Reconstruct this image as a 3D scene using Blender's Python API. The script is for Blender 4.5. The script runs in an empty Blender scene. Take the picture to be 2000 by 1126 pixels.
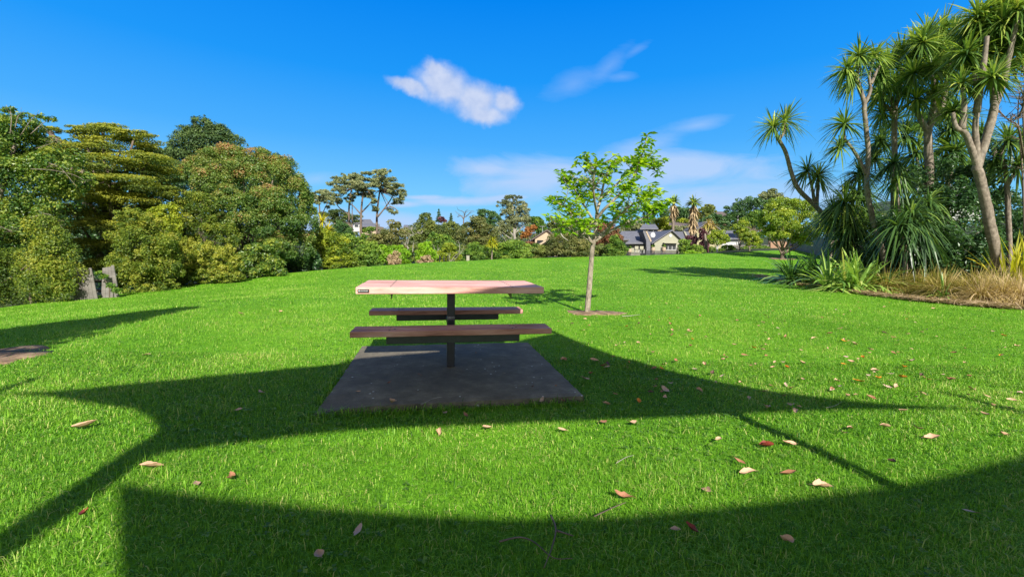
import bpy, bmesh, math, random
import numpy as np
from mathutils import Vector, Matrix
random.seed(7)
RNG = np.random.default_rng(7)
sc = bpy.context.scene
COL = sc.collection
# ------------------------------------------------------------------ camera
F, PITCH, ROLL, H = 861.0, 0.0898, 0.0164, 1.135
CP, SP, CR, SR = math.cos(PITCH), math.sin(PITCH), math.cos(ROLL), math.sin(ROLL)
def ray(px, py):
    X, Y = px - 1000.0, py - 563.0
    x = X * CR + Y * SR
    y = -X * SR + Y * CR
    cx, cu = x / F, -y / F
    return np.array([cx, CP + cu * SP, -SP + cu * CP])
def at(px, py, d):
    r = ray(px, py); r = r / r[1] * d
    return np.array([r[0], r[1], r[2] + H])
cam_d = bpy.data.cameras.new('camera'); cam = bpy.data.objects.new('camera', cam_d); COL.objects.link(cam)
cam_d.sensor_width = 36.0; cam_d.lens = F / 2000 * 36.0
cam_d.clip_start = 0.05; cam_d.clip_end = 6000
fw = Vector((0, CP, -SP)); up = Vector((0, SP, CP)); rt = Vector((1, 0, 0))
# image x axis (to the right) in world and image up axis, so that at() matches the camera
def _axes():
    a = ray(1001, 563) - ray(1000, 563); b = ray(1000, 562) - ray(1000, 563)
    return Vector(a).normalized(), Vector(b).normalized()
ax, ay = _axes()
cam.matrix_world = Matrix(((ax.x, ay.x, -fw.x, 0), (ax.y, ay.y, -fw.y, 0), (ax.z, ay.z, -fw.z, H), (0, 0, 0, 1)))
sc.camera = cam
# ------------------------------------------------------------------ sun and sky
AZ, EL = math.radians(15.5), math.radians(35.0)
SUN = np.array([math.sin(AZ) * math.cos(EL), -math.cos(AZ) * math.cos(EL), math.sin(EL)])
# ------------------------------------------------------------------ terrain
LAWN_EDGE = [(-260, 640, 11.5), (0, 602, 13.5), (150, 584, 15.5), (300, 566, 18), (500, 541, 22), (700, 523, 27), (850, 513, 33),
             (1000, 506, 38), (1150, 502, 42), (1350, 497, 46), (1500, 491, 50), (1640, 489, 52)]
EDGE3 = [at(*p) for p in LAWN_EDGE]
ctrl = [tuple(p) for p in EDGE3]
for x in (-6, -3, 0, 3, 6):
    for y in (-6, -2, 1.5, 3, 5, 8):
        ctrl.append((x, y, 0.0 if x > -5 else -0.04))
for p in [(9, 2, 0), (9, 6, 0), (9, 10, 0), (14, 12, .02), (14, 18, .03), (20, 8, .05), (8, 16, -.02), (12, 28, .05), (4, 20, -.08), (-3, 14, -.1),
          (-9, 5, -.3), (-12, 2, -.5), (-9, 10, -.4), (-7, 16, -.35), (26, 40, .35), (34, 30, .4), (30, 14, .2), (0, 28, -.2), (-20, 0, -1.1), (-20, -10, -1), (20, -10, 0), (45, 45, .7), (50, 20, .6)]:
    ctrl.append(p)
ctrl = np.array(ctrl, float)
def _tps(r2):
    return np.where(r2 > 1e-9, r2 * np.log(np.maximum(r2, 1e-9)), 0)
_n = len(ctrl)
_d2 = ((ctrl[:, None, :2] - ctrl[None, :, :2]) ** 2).sum(-1)
_A = np.zeros((_n + 3, _n + 3)); _A[:_n, :_n] = _tps(_d2) + np.eye(_n) * 2.0
_A[:_n, _n] = 1; _A[:_n, _n + 1:] = ctrl[:, :2]; _A[_n, :_n] = 1; _A[_n + 1:, :_n] = ctrl[:, :2].T
_w = np.linalg.solve(_A, np.concatenate([ctrl[:, 2], [0, 0, 0]]))
def lawn_z(x, y):
    x = np.asarray(x, float); y = np.asarray(y, float)
    d2 = (x[..., None] - ctrl[:, 0]) ** 2 + (y[..., None] - ctrl[:, 1]) ** 2
    return _tps(d2) @ _w[:_n] + _w[_n] + _w[_n + 1] * x + _w[_n + 2] * y
LP = np.array([(-40, -30)] + [(-24, -2)] + [(p[0], p[1]) for p in EDGE3] + [(60, 56), (70, -30)])
def out_dist(x, y):
    """distance outside the lawn polygon (0 inside)"""
    x = np.asarray(x, float); y = np.asarray(y, float)
    best = np.full(x.shape, 1e9); ins = np.zeros(x.shape, bool)
    n = len(LP)
    for i in range(n):
        ax_, ay_ = LP[i]; bx, by = LP[(i + 1) % n]
        dx, dy = bx - ax_, by - ay_
        t = np.clip(((x - ax_) * dx + (y - ay_) * dy) / (dx * dx + dy * dy), 0, 1)
        best = np.minimum(best, np.hypot(x - ax_ - t * dx, y - ay_ - t * dy))
        c = ((ay_ > y) != (by > y))
        with np.errstate(divide='ignore', invalid='ignore'):
            xi = ax_ + (y - ay_) * dx / (dy if abs(dy) > 1e-12 else 1e-12)
        ins ^= c & (x < xi)
    return np.where(ins, 0.0, best)
def smooth(a, b, v):
    t = np.clip((v - a) / (b - a), 0, 1); return t * t * (3 - 2 * t)
def ground_z(x, y):
    x = np.asarray(x, float); y = np.asarray(y, float)
    od = out_dist(x, y)
    cx, cy = np.clip(x, -30, 60), np.clip(y, -20, 58)
    z = lawn_z(cx, cy)
    right = smooth(8, 25, x - 0.15 * y)
    drop = -1.4 * smooth(0.3, 9, od) * (1 - right)
    r = np.hypot(x, y)
    th = np.arctan2(x, np.maximum(y, 1e-3))
    hill = (9 + 3.5 * np.sin(th * 7 + 1) + 2 * np.sin(th * 17)) * smooth(90, 330, r) * smooth(-0.2, 0.3, y / np.maximum(r, 1))
    hill = hill + smooth(70, 150, r) * 4.0 * right
    far = smooth(60, 120, r)
    return (z + drop) * (1 - far) + far * (-1.5 * (1 - right)) + hill
def gz(x, y):
    return float(ground_z(np.array([x]), np.array([y]))[0])
def gp(px, py):
    """point of the lawn seen at a pixel"""
    r = ray(px, py); t = 0.3
    lo, hi = 0.3, 80.0
    ts = np.linspace(.5, 70, 1400)
    zz = ground_z(r[0] * ts, r[1] * ts); hh = H + r[2] * ts
    k = np.argmax(hh < zz)
    if k == 0: k = len(ts) - 1
    a, b = ts[max(k - 1, 0)], ts[k]
    for _ in range(25):
        m = (a + b) / 2
        if H + r[2] * m < gz(r[0] * m, r[1] * m): b = m
        else: a = m
    return np.array([r[0] * b, r[1] * b, gz(r[0] * b, r[1] * b)])
def onground(px, d):
    p = at(px, 520, d); return np.array([p[0], d, gz(p[0], d)])
# ------------------------------------------------------------------ object helpers
def link(o, parent=None, local=False):
    COL.objects.link(o)
    if parent is not None:
        o.parent = parent
        if not local: o.matrix_parent_inverse = Matrix.Translation(-Vector(parent.location))
    return o
def tag(o, label=None, cat=None, group=None, kind=None):
    if label: o['label'] = label
    if cat: o['category'] = cat
    if group: o['group'] = group
    if kind: o['kind'] = kind
    return o
def empty(name, loc, label, cat, group=None):
    o = bpy.data.objects.new(name, None); o.empty_display_size = .2
    o.location = Vector([float(v) for v in loc]); COL.objects.link(o)
    return tag(o, label, cat, group)
def mesh_np(name, V, T, mat, parent=None, tint=None, smooth_=False):
    me = bpy.data.meshes.new(name)
    V = np.asarray(V, np.float32); T = np.asarray(T, np.int32)
    me.vertices.add(len(V)); me.vertices.foreach_set('co', V.ravel())
    me.loops.add(T.size); me.loops.foreach_set('vertex_index', T.ravel())
    me.polygons.add(len(T)); me.polygons.foreach_set('loop_start', np.arange(0, T.size, T.shape[1], dtype=np.int32))
    try: me.polygons.foreach_set('loop_total', np.full(len(T), T.shape[1], np.int32))
    except Exception: pass
    me.polygons.foreach_set('use_smooth', np.full(len(T), bool(smooth_)))
    if tint is not None:
        a = me.attributes.new('tint', 'FLOAT', 'POINT'); a.data.foreach_set('value', np.asarray(tint, np.float32).ravel())
    me.update(calc_edges=True); me.validate()
    if mat: me.materials.append(mat)
    return link(bpy.data.objects.new(name, me), parent)
class MB:
    """collects shapes into one mesh"""
    def __init__(s): s.v = []; s.f = []
    def poly(s, pts, faces):
        b = len(s.v); s.v += [tuple(float(c) for c in p) for p in pts]; s.f += [tuple(i + b for i in f) for f in faces]; return s
    def box(s, c, size, rz=0.0, M=None):
        sx, sy, sz = [v / 2 for v in size]; pts = []
        for dx, dy, dz in ((-1,-1,-1),(1,-1,-1),(1,1,-1),(-1,1,-1),(-1,-1,1),(1,-1,1),(1,1,1),(-1,1,1)):
            x, y, z = dx * sx, dy * sy, dz * sz
            pts.append((c[0] + x * math.cos(rz) - y * math.sin(rz), c[1] + x * math.sin(rz) + y * math.cos(rz), c[2] + z))
        return s.poly(pts, [(0,3,2,1),(4,5,6,7),(0,1,5,4),(1,2,6,5),(2,3,7,6),(3,0,4,7)])
    def prism(s, pts2, depth_vec):
        """closed polygon (list of 3d points) extruded along a vector"""
        n = len(pts2); d = np.array(depth_vec); P = [np.array(p, float) for p in pts2]
        return s.poly(P + [p + d for p in P], [tuple(range(n)), tuple(range(2 * n - 1, n - 1, -1))] + [(i, i + n, (i + 1) % n + n, (i + 1) % n) for i in range(n)])
    def tube(s, pts, radii, n=8, wob=0.0, cap=True):
        P = [np.array(p, float) for p in pts]; b = len(s.v); prev = None
        for i, p in enumerate(P):
            t = P[min(i + 1, len(P) - 1)] - P[max(i - 1, 0)]; t = t / (np.linalg.norm(t) + 1e-9)
            if prev is None:
                a = np.array([1., 0, 0]) if abs(t[0]) < .9 else np.array([0, 1., 0])
            else: a = prev
            a = a - t * (a @ t); a /= np.linalg.norm(a) + 1e-9; prev = a; c = np.cross(t, a)
            for k in range(n):
                an = 2 * math.pi * k / n; r = radii[i] * (1 + wob * (random.random() - .5))
                s.v.append(tuple(p + (a * math.cos(an) + c * math.sin(an)) * r))
        for i in range(len(P) - 1):
            for k in range(n):
                s.f.append((b + i * n + k, b + i * n + (k + 1) % n, b + (i + 1) * n + (k + 1) % n, b + (i + 1) * n + k))
        if cap:
            s.f.append(tuple(b + k for k in range(n))[::-1]); s.f.append(tuple(b + (len(P) - 1) * n + k for k in range(n)))
        return s
    def build(s, name, mat, parent=None, smooth_=False, bevel=0, segs=2, local=False):
        me = bpy.data.meshes.new(name); me.from_pydata(s.v, [], s.f)
        bm = bmesh.new(); bm.from_mesh(me); bmesh.ops.recalc_face_normals(bm, faces=bm.faces); bm.to_mesh(me); bm.free()
        if smooth_: me.polygons.foreach_set('use_smooth', np.full(len(me.polygons), True))
        me.materials.append(mat); me.update()
        o = link(bpy.data.objects.new(name, me), parent, local)
        if bevel:
            m = o.modifiers.new('bevel', 'BEVEL'); m.width = bevel; m.segments = segs; m.limit_method = 'ANGLE'
        return o
def curve(pts, n=6):
    """smooth polyline through points (Catmull-Rom)"""
    P = [np.array(p, float) for p in pts]
    if len(P) < 3: return [P[0] + (P[-1] - P[0]) * t for t in np.linspace(0, 1, n + 1)]
    Q = [2 * P[0] - P[1]] + P + [2 * P[-1] - P[-2]]; out = []
    for i in range(1, len(Q) - 2):
        for t in np.linspace(0, 1, n, endpoint=False):
            a, b, c, d = Q[i - 1], Q[i], Q[i + 1], Q[i + 2]
            out.append(.5 * (2 * b + (c - a) * t + (2 * a - 5 * b + 4 * c - d) * t * t + (-a + 3 * b - 3 * c + d) * t ** 3))
    out.append(P[-1]); return out
def taper(n, r0, r1, pw=1.0): return [r0 + (r1 - r0) * (i / max(n - 1, 1)) ** pw for i in range(n)]
# ------------------------------------------------------------------ materials
def new_mat(name):
    m = bpy.data.materials.new(name); m.use_nodes = True; nt = m.node_tree; nt.nodes.clear()
    return m, nt, nt.nodes, nt.links
def ramp(N, stops):
    r = N.new('ShaderNodeValToRGB'); e = r.color_ramp.elements
    while len(e) < len(stops): e.new(.5)
    for k, (p, c) in enumerate(stops): e[k].position = p; e[k].color = (*c, 1)
    return r
def leaf_mat(name, stops, trans=.35, rough=.5, spec=.35, nscale=.9, namp=.5, tcol=1.35, gain=1.62):
    m, nt, N, L = new_mat(name)
    out = N.new('ShaderNodeOutputMaterial'); a = N.new('ShaderNodeAttribute'); a.attribute_name = 'tint'
    geo = N.new('ShaderNodeNewGeometry'); no = N.new('ShaderNodeTexNoise'); no.inputs['Scale'].default_value = nscale; no.inputs['Detail'].default_value = 3
    L.new(geo.outputs['Position'], no.inputs['Vector'])
    ma = N.new('ShaderNodeMath'); ma.operation = 'MULTIPLY_ADD'; ma.inputs[1].default_value = namp; ma.inputs[2].default_value = -namp / 2
    L.new(no.outputs['Fac'], ma.inputs[0])
    ad = N.new('ShaderNodeMath'); ad.operation = 'ADD'; L.new(ma.outputs[0], ad.inputs[0]); L.new(a.outputs['Fac'], ad.inputs[1])
    r = ramp(N, [(q, tuple(min(.7, x * gain) for x in c)) for q, c in stops]); L.new(ad.outputs[0], r.inputs['Fac'])
    p = N.new('ShaderNodeBsdfPrincipled'); p.inputs['Roughness'].default_value = rough; p.inputs['Specular IOR Level'].default_value = spec
    L.new(r.outputs['Color'], p.inputs['Base Color'])
    tr = N.new('ShaderNodeBsdfTranslucent'); mu = N.new('ShaderNodeMix'); mu.data_type = 'RGBA'; mu.blend_type = 'MULTIPLY'; mu.inputs['Factor'].default_value = 1
    L.new(r.outputs['Color'], mu.inputs[6]); mu.inputs[7].default_value = (tcol * 1.1, tcol * 1.15, tcol * .6, 1); L.new(mu.outputs[2], tr.inputs['Color'])
    mx = N.new('ShaderNodeMixShader'); mx.inputs[0].default_value = trans
    L.new(p.outputs[0], mx.inputs[1]); L.new(tr.outputs[0], mx.inputs[2]); L.new(mx.outputs[0], out.inputs['Surface'])
    return m
def solid(name, stops, scale=(3, 3, 3), rough=.7, bump=.0, detail=6, spec=.3, metal=0.0, bscale=None, coord='Object', distort=0.0):
    m, nt, N, L = new_mat(name)
    out = N.new('ShaderNodeOutputMaterial'); p = N.new('ShaderNodeBsdfPrincipled')
    tc = N.new('ShaderNodeTexCoord'); mp = N.new('ShaderNodeMapping'); mp.inputs['Scale'].default_value = scale
    L.new(tc.outputs[coord], mp.inputs['Vector'])
    no = N.new('ShaderNodeTexNoise'); no.inputs['Scale'].default_value = 1; no.inputs['Detail'].default_value = detail; no.inputs['Roughness'].default_value = .62; no.inputs['Distortion'].default_value = distort
    L.new(mp.outputs[0], no.inputs['Vector']); r = ramp(N, stops); L.new(no.outputs['Fac'], r.inputs['Fac'])
    L.new(r.outputs['Color'], p.inputs['Base Color']); p.inputs['Roughness'].default_value = rough; p.inputs['Specular IOR Level'].default_value = spec; p.inputs['Metallic'].default_value = metal
    if bump:
        b = N.new('ShaderNodeBump'); b.inputs['Strength'].default_value = bump; b.inputs['Distance'].default_value = .02
        L.new(no.outputs['Fac'], b.inputs['Height']); L.new(b.outputs[0], p.inputs['Normal'])
    L.new(p.outputs[0], out.inputs['Surface'])
    return m
def g(*c): return c
M = {}
# foliage: (tint position, colour)
M['glossy'] = leaf_mat('broadleaf_leaves', [(.2, (.02, .052, .01)), (.5, (.058, .112, .016)), (.82, (.19, .215, .03))], rough=.38, spec=.5)
M['hedge'] = leaf_mat('hedge_leaves', [(.2, (.035, .065, .01)), (.5, (.098, .138, .015)), (.85, (.21, .21, .027))], rough=.45)
M['totara'] = leaf_mat('totara_leaves', [(.15, (.03, .05, .01)), (.5, (.085, .115, .012)), (.85, (.19, .19, .016))], rough=.6, nscale=.5)
M['conifer'] = leaf_mat('conifer_leaves', [(.2, (.012, .03, .012)), (.5, (.028, .058, .018)), (.85, (.065, .1, .025))], trans=.2)
M['flush'] = leaf_mat('red_tipped_leaves', [(.12, (.026, .062, .013)), (.48, (.07, .12, .02)), (.7, (.125, .16, .028)), (.86, (.18, .145, .045)), (1, (.23, .12, .05))], rough=.42, spec=.45, namp=.3)
M['yellow'] = leaf_mat('yellow_green_leaves', [(.15, (.06, .1, .01)), (.5, (.145, .185, .014)), (.9, (.26, .27, .022))])
M['mid'] = leaf_mat('mid_green_leaves', [(.15, (.03, .075, .012)), (.5, (.075, .14, .018)), (.9, (.17, .23, .03))])
M['dark'] = leaf_mat('dark_green_leaves', [(.15, (.012, .035, .014)), (.5, (.028, .07, .022)), (.9, (.07, .13, .035))], rough=.4, spec=.45)
M['lime'] = leaf_mat('lime_leaves', [(.15, (.08, .16, .01)), (.5, (.15, .27, .014)), (.9, (.27, .36, .03))], trans=.45)
M['olive'] = leaf_mat('olive_leaves', [(.15, (.035, .06, .016)), (.5, (.085, .115, .025)), (.9, (.17, .18, .04))])
M['brown'] = leaf_mat('brown_green_leaves', [(.1, (.035, .052, .016)), (.5, (.085, .1, .028)), (.9, (.165, .15, .05))])
M['grey'] = leaf_mat('grey_green_leaves', [(.1, (.06, .075, .035)), (.5, (.13, .15, .07)), (.9, (.25, .24, .13))])
M['orange'] = leaf_mat('orange_leaves', [(.1, (.25, .1, .03)), (.5, (.48, .2, .05)), (.9, (.6, .32, .1))], gain=.75)
M['rust'] = leaf_mat('rust_leaves', [(.1, (.13, .06, .03)), (.5, (.25, .12, .06)), (.9, (.33, .18, .1))], gain=0.95)
M['purple'] = leaf_mat('purple_leaves', [(.1, (.05, .02, .03)), (.5, (.13, .05, .07)), (.9, (.25, .12, .13))], gain=0.95)
M['tan'] = leaf_mat('dry_leaves', [(.1, (.2, .14, .07)), (.5, (.38, .28, .16)), (.9, (.55, .42, .26))], trans=.2, gain=0.95)
M['young'] = leaf_mat('young_tree_leaves', [(.1, (.07, .16, .012)), (.5, (.17, .3, .014)), (.9, (.38, .46, .02))], trans=.5, rough=.35, spec=.5, gain=1.25)
M['street'] = leaf_mat('street_tree_leaves', [(.1, (.05, .09, .012)), (.5, (.12, .18, .016)), (.9, (.26, .28, .03))], trans=.35, rough=.4, spec=.5)
M['pine'] = leaf_mat('pine_needles', [(.1, (.05, .075, .035)), (.5, (.105, .13, .055)), (.9, (.19, .195, .085))], trans=.2)
M['cord'] = leaf_mat('cabbage_tree_leaves', [(.1, (.018, .045, .014)), (.45, (.06, .115, .025)), (.75, (.16, .22, .035)), (1, (.34, .35, .08))], trans=.3, rough=.38, spec=.55, namp=.2)
M['flax'] = leaf_mat('flax_leaves', [(.1, (.03, .075, .02)), (.5, (.1, .19, .035)), (.85, (.26, .34, .07)), (1, (.42, .4, .14))], trans=.25, rough=.35, spec=.55, namp=.2)
M['flaxyellow'] = leaf_mat('yellow_flax_leaves', [(.1, (.14, .18, .02)), (.5, (.34, .34, .02)), (.9, (.55, .46, .03))], trans=.4, gain=1.15)
M['tussock'] = leaf_mat('tussock_blades', [(.05, (.08, .12, .02)), (.35, (.26, .25, .035)), (.6, (.42, .32, .11)), (.9, (.54, .41, .23))], trans=.3, namp=.4, nscale=1.2, gain=0.95)
M['grass'] = leaf_mat('grass_blades', [(.02, (.024, .09, .003)), (.4, (.122, .305, .014)), (.75, (.235, .435, .034)), (1, (.47, .48, .15))], trans=.32, rough=.5, spec=.25, nscale=.55, namp=.42, gain=1.0)
M['bark'] = solid('brown_bark', [(.3, (.06, .045, .035)), (.7, (.2, .15, .11))], (8, 8, 2), bump=.6)
M['greybark'] = solid('grey_bark', [(.3, (.08, .064, .05)), (.5, (.17, .138, .105)), (.72, (.29, .24, .19))], (14, 14, 9), bump=.5)
M['palebark'] = solid('pale_young_bark', [(.3, (.09, .08, .06)), (.5, (.24, .2, .15)), (.7, (.36, .31, .24))], (26, 26, 10), bump=.5)
M['deadwood'] = solid('bleached_wood', [(.3, (.17, .155, .125)), (.7, (.32, .295, .25))], (4, 4, 4))
M['steel'] = solid('black_painted_steel', [(.3, (.012, .013, .016)), (.7, (.028, .03, .036))], (20, 20, 20), rough=.42, spec=.5)
M['sail'] = solid('sail_cloth', [(.3, (.05, .09, .2)), (.7, (.07, .12, .26))], (8, 8, 8), rough=.8)
M['galv'] = solid('galvanised_steel', [(.3, (.3, .31, .32)), (.7, (.42, .43, .44))], (9, 9, 9), rough=.45, metal=.6)
def wood_mat(name, stops, gap=True):
    m, nt, N, L = new_mat(name)
    out = N.new('ShaderNodeOutputMaterial'); p = N.new('ShaderNodeBsdfPrincipled'); tc = N.new('ShaderNodeTexCoord')
    mp = N.new('ShaderNodeMapping'); mp.inputs['Scale'].default_value = (2.2, 38, 38); L.new(tc.outputs['Object'], mp.inputs['Vector'])
    n1 = N.new('ShaderNodeTexNoise'); n1.inputs['Scale'].default_value = 1; n1.inputs['Detail'].default_value = 8; n1.inputs['Roughness'].default_value = .65; n1.inputs['Distortion'].default_value = .6; L.new(mp.outputs[0], n1.inputs['Vector'])
    mp2 = N.new('ShaderNodeMapping'); mp2.inputs['Scale'].default_value = (3, 7, 7); L.new(tc.outputs['Object'], mp2.inputs['Vector'])
    n2 = N.new('ShaderNodeTexNoise'); n2.inputs['Scale'].default_value = 1; n2.inputs['Detail'].default_value = 4; L.new(mp2.outputs[0], n2.inputs['Vector'])
    mx = N.new('ShaderNodeMix'); mx.data_type = 'FLOAT'; mx.inputs[0].default_value = .42; L.new(n1.outputs['Fac'], mx.inputs[2]); L.new(n2.outputs['Fac'], mx.inputs[3])
    r = ramp(N, stops); L.new(mx.outputs[0], r.inputs['Fac']); L.new(r.outputs['Color'], p.inputs['Base Color'])
    p.inputs['Roughness'].default_value = .62; p.inputs['Specular IOR Level'].default_value = .35
    b = N.new('ShaderNodeBump'); b.inputs['Strength'].default_value = .5; b.inputs['Distance'].default_value = .004; L.new(n1.outputs['Fac'], b.inputs['Height']); L.new(b.outputs[0], p.inputs['Normal'])
    L.new(p.outputs[0], out.inputs['Surface']); return m
M['tablewood'] = wood_mat('red_hardwood', [(.32, (.24, .105, .085)), (.43, (.47, .235, .19)), (.54, (.63, .36, .3)), (.68, (.75, .52, .46))])
M['benchwood'] = wood_mat('weathered_red_hardwood', [(.32, (.07, .03, .022)), (.43, (.32, .135, .1)), (.55, (.47, .235, .185)), (.68, (.58, .38, .33))])
M['boards'] = wood_mat('grey_weathered_boards', [(.3, (.07, .062, .054)), (.5, (.16, .145, .13)), (.75, (.27, .25, .225))])
# concrete
def concrete():
    m, nt, N, L = new_mat('stained_concrete')
    out = N.new('ShaderNodeOutputMaterial'); p = N.new('ShaderNodeBsdfPrincipled'); tc = N.new('ShaderNodeTexCoord')
    n1 = N.new('ShaderNodeTexNoise'); n1.inputs['Scale'].default_value = 4.2; n1.inputs['Detail'].default_value = 12; n1.inputs['Roughness'].default_value = .78; L.new(tc.outputs['Object'], n1.inputs['Vector'])
    n2 = N.new('ShaderNodeTexNoise'); n2.inputs['Scale'].default_value = 90; n2.inputs['Detail'].default_value = 3; L.new(tc.outputs['Object'], n2.inputs['Vector'])
    r = ramp(N, [(.32, (.065, .056, .039)), (.5, (.122, .105, .074)), (.68, (.22, .19, .135))]); L.new(n1.outputs['Fac'], r.inputs['Fac'])
    vo = N.new('ShaderNodeTexVoronoi'); vo.inputs['Scale'].default_value = 15; L.new(tc.outputs['Object'], vo.inputs['Vector'])
    lt = N.new('ShaderNodeMath'); lt.operation = 'LESS_THAN'; lt.inputs[1].default_value = .13; L.new(vo.outputs['Distance'], lt.inputs[0])
    n3 = N.new('ShaderNodeTexNoise'); n3.inputs['Scale'].default_value = 4; L.new(tc.outputs['Object'], n3.inputs['Vector'])
    gt = N.new('ShaderNodeMath'); gt.operation = 'GREATER_THAN'; gt.inputs[1].default_value = .57; L.new(n3.outputs['Fac'], gt.inputs[0])
    mu = N.new('ShaderNodeMath'); mu.operation = 'MULTIPLY'; L.new(lt.outputs[0], mu.inputs[0]); L.new(gt.outputs[0], mu.inputs[1])
    mx = N.new('ShaderNodeMix'); mx.data_type = 'RGBA'; L.new(mu.outputs[0], mx.inputs[0]); L.new(r.outputs['Color'], mx.inputs[6]); mx.inputs[7].default_value = (.5, .5, .46, 1)
    L.new(mx.outputs[2], p.inputs['Base Color']); p.inputs['Roughness'].default_value = .85
    ad = N.new('ShaderNodeMath'); ad.operation = 'ADD'; L.new(n1.outputs['Fac'], ad.inputs[0]); L.new(n2.outputs['Fac'], ad.inputs[1])
    b = N.new('ShaderNodeBump'); b.inputs['Strength'].default_value = .55; b.inputs['Distance'].default_value = .008; L.new(ad.outputs[0], b.inputs['Height']); L.new(b.outputs[0], p.inputs['Normal'])
    L.new(p.outputs[0], out.inputs['Surface']); return m
M['concrete'] = concrete()
def lawn_mat():
    m, nt, N, L = new_mat('lawn_turf')
    out = N.new('ShaderNodeOutputMaterial'); p = N.new('ShaderNodeBsdfPrincipled'); geo = N.new('ShaderNodeNewGeometry')
    def noise(s, d=4):
        n = N.new('ShaderNodeTexNoise'); n.inputs['Scale'].default_value = s; n.inputs['Detail'].default_value = d; L.new(geo.outputs['Position'], n.inputs['Vector']); return n
    n1, n2, n3 = noise(.45), noise(7, 6), noise(60, 3)
    a = N.new('ShaderNodeMath'); a.operation = 'MULTIPLY_ADD'; a.inputs[1].default_value = .45; L.new(n1.outputs['Fac'], a.inputs[0])
    b = N.new('ShaderNodeMath'); b.operation = 'MULTIPLY_ADD'; b.inputs[1].default_value = .5; L.new(n2.outputs['Fac'], b.inputs[0]); L.new(b.outputs[0], a.inputs[2])
    c = N.new('ShaderNodeMath'); c.operation = 'MULTIPLY'; c.inputs[1].default_value = .12; L.new(n3.outputs['Fac'], c.inputs[0]); L.new(c.outputs[0], b.inputs[2])
    r = ramp(N, [(.3, (.04, .11, .005)), (.5, (.088, .232, .01)), (.68, (.145, .31, .018)), (.85, (.235, .36, .035))]); L.new(a.outputs[0], r.inputs['Fac'])
    L.new(r.outputs['Color'], p.inputs['Base Color']); p.inputs['Roughness'].default_value = .85; p.inputs['Specular IOR Level'].default_value = .1
    bu = N.new('ShaderNodeBump'); bu.inputs['Strength'].default_value = .6; bu.inputs['Distance'].default_value = .04; L.new(n2.outputs['Fac'], bu.inputs['Height']); L.new(bu.outputs[0], p.inputs['Normal'])
    L.new(p.outputs[0], out.inputs['Surface']); return m
M['lawn'] = lawn_mat()
M['soil'] = solid('dry_soil', [(.3, (.09, .058, .034)), (.5, (.2, .13, .08)), (.72, (.34, .25, .16))], (6, 6, 6), rough=.95, bump=.8, coord='Object', detail=9)
M['mulch'] = solid('bark_mulch', [(.3, (.05, .032, .022)), (.5, (.14, .092, .06)), (.72, (.27, .19, .13))], (16, 16, 16), rough=.95, bump=1.0, detail=9)
M['leaf_tan'] = solid('fallen_leaf_tan', [(.3, (.36, .2, .11)), (.7, (.58, .38, .25))], (30, 30, 30), rough=.6)
M['leaf_brown'] = solid('fallen_leaf_brown', [(.3, (.17, .075, .04)), (.7, (.36, .17, .09))], (30, 30, 30), rough=.6)
M['leaf_orange'] = solid('fallen_leaf_orange', [(.3, (.5, .15, .02)), (.7, (.75, .32, .04))], (30, 30, 30), rough=.5)
M['leaf_red'] = solid('fallen_leaf_red', [(.3, (.13, .02, .015)), (.7, (.27, .05, .035))], (30, 30, 30), rough=.5)
M['leaf_pale'] = solid('fallen_leaf_pale', [(.3, (.36, .23, .17)), (.7, (.5, .36, .28))], (30, 30, 30), rough=.6)
M['leaf_dark'] = solid('fallen_leaf_dark', [(.3, (.05, .025, .02)), (.7, (.12, .06, .045))], (30, 30, 30), rough=.6)
M['cream'] = solid('cream_wall', [(.3, (.26, .255, .185)), (.7, (.3, .295, .215))], (.8, .8, .8))
M['peach'] = solid('pale_peach_wall', [(.3, (.34, .265, .18)), (.7, (.39, .31, .215))], (.8, .8, .8))
M['cream2'] = solid('pale_yellow_wall', [(.3, (.3, .27, .15)), (.7, (.35, .315, .18))], (.8, .8, .8))
M['white'] = solid('white_paint', [(.3, (.38, .38, .37)), (.7, (.46, .46, .45))], (2, 2, 2), rough=.5)
M['roof'] = solid('grey_roof_tiles', [(.3, (.085, .087, .1)), (.5, (.12, .122, .14)), (.7, (.15, .152, .172))], (3, 3, 9), rough=.6)
M['brownroof'] = solid('brown_roof_tiles', [(.3, (.085, .065, .055)), (.7, (.14, .11, .095))], (3, 3, 9))
M['brick'] = solid('orange_brick', [(.3, (.24, .14, .085)), (.7, (.32, .2, .13))], (5, 5, 9))
M['glass'] = solid('dark_window_glass', [(.3, (.015, .018, .022)), (.7, (.03, .035, .04))], (2, 2, 2), rough=.08, spec=.7)
M['greyfence'] = solid('blue_grey_fence', [(.3, (.12, .14, .17)), (.7, (.2, .22, .26))], (2, 2, 2))
M['plaque'] = solid('black_plaque', [(.3, (.012, .012, .012)), (.7, (.02, .02, .02))], (9, 9, 9), rough=.35)
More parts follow.
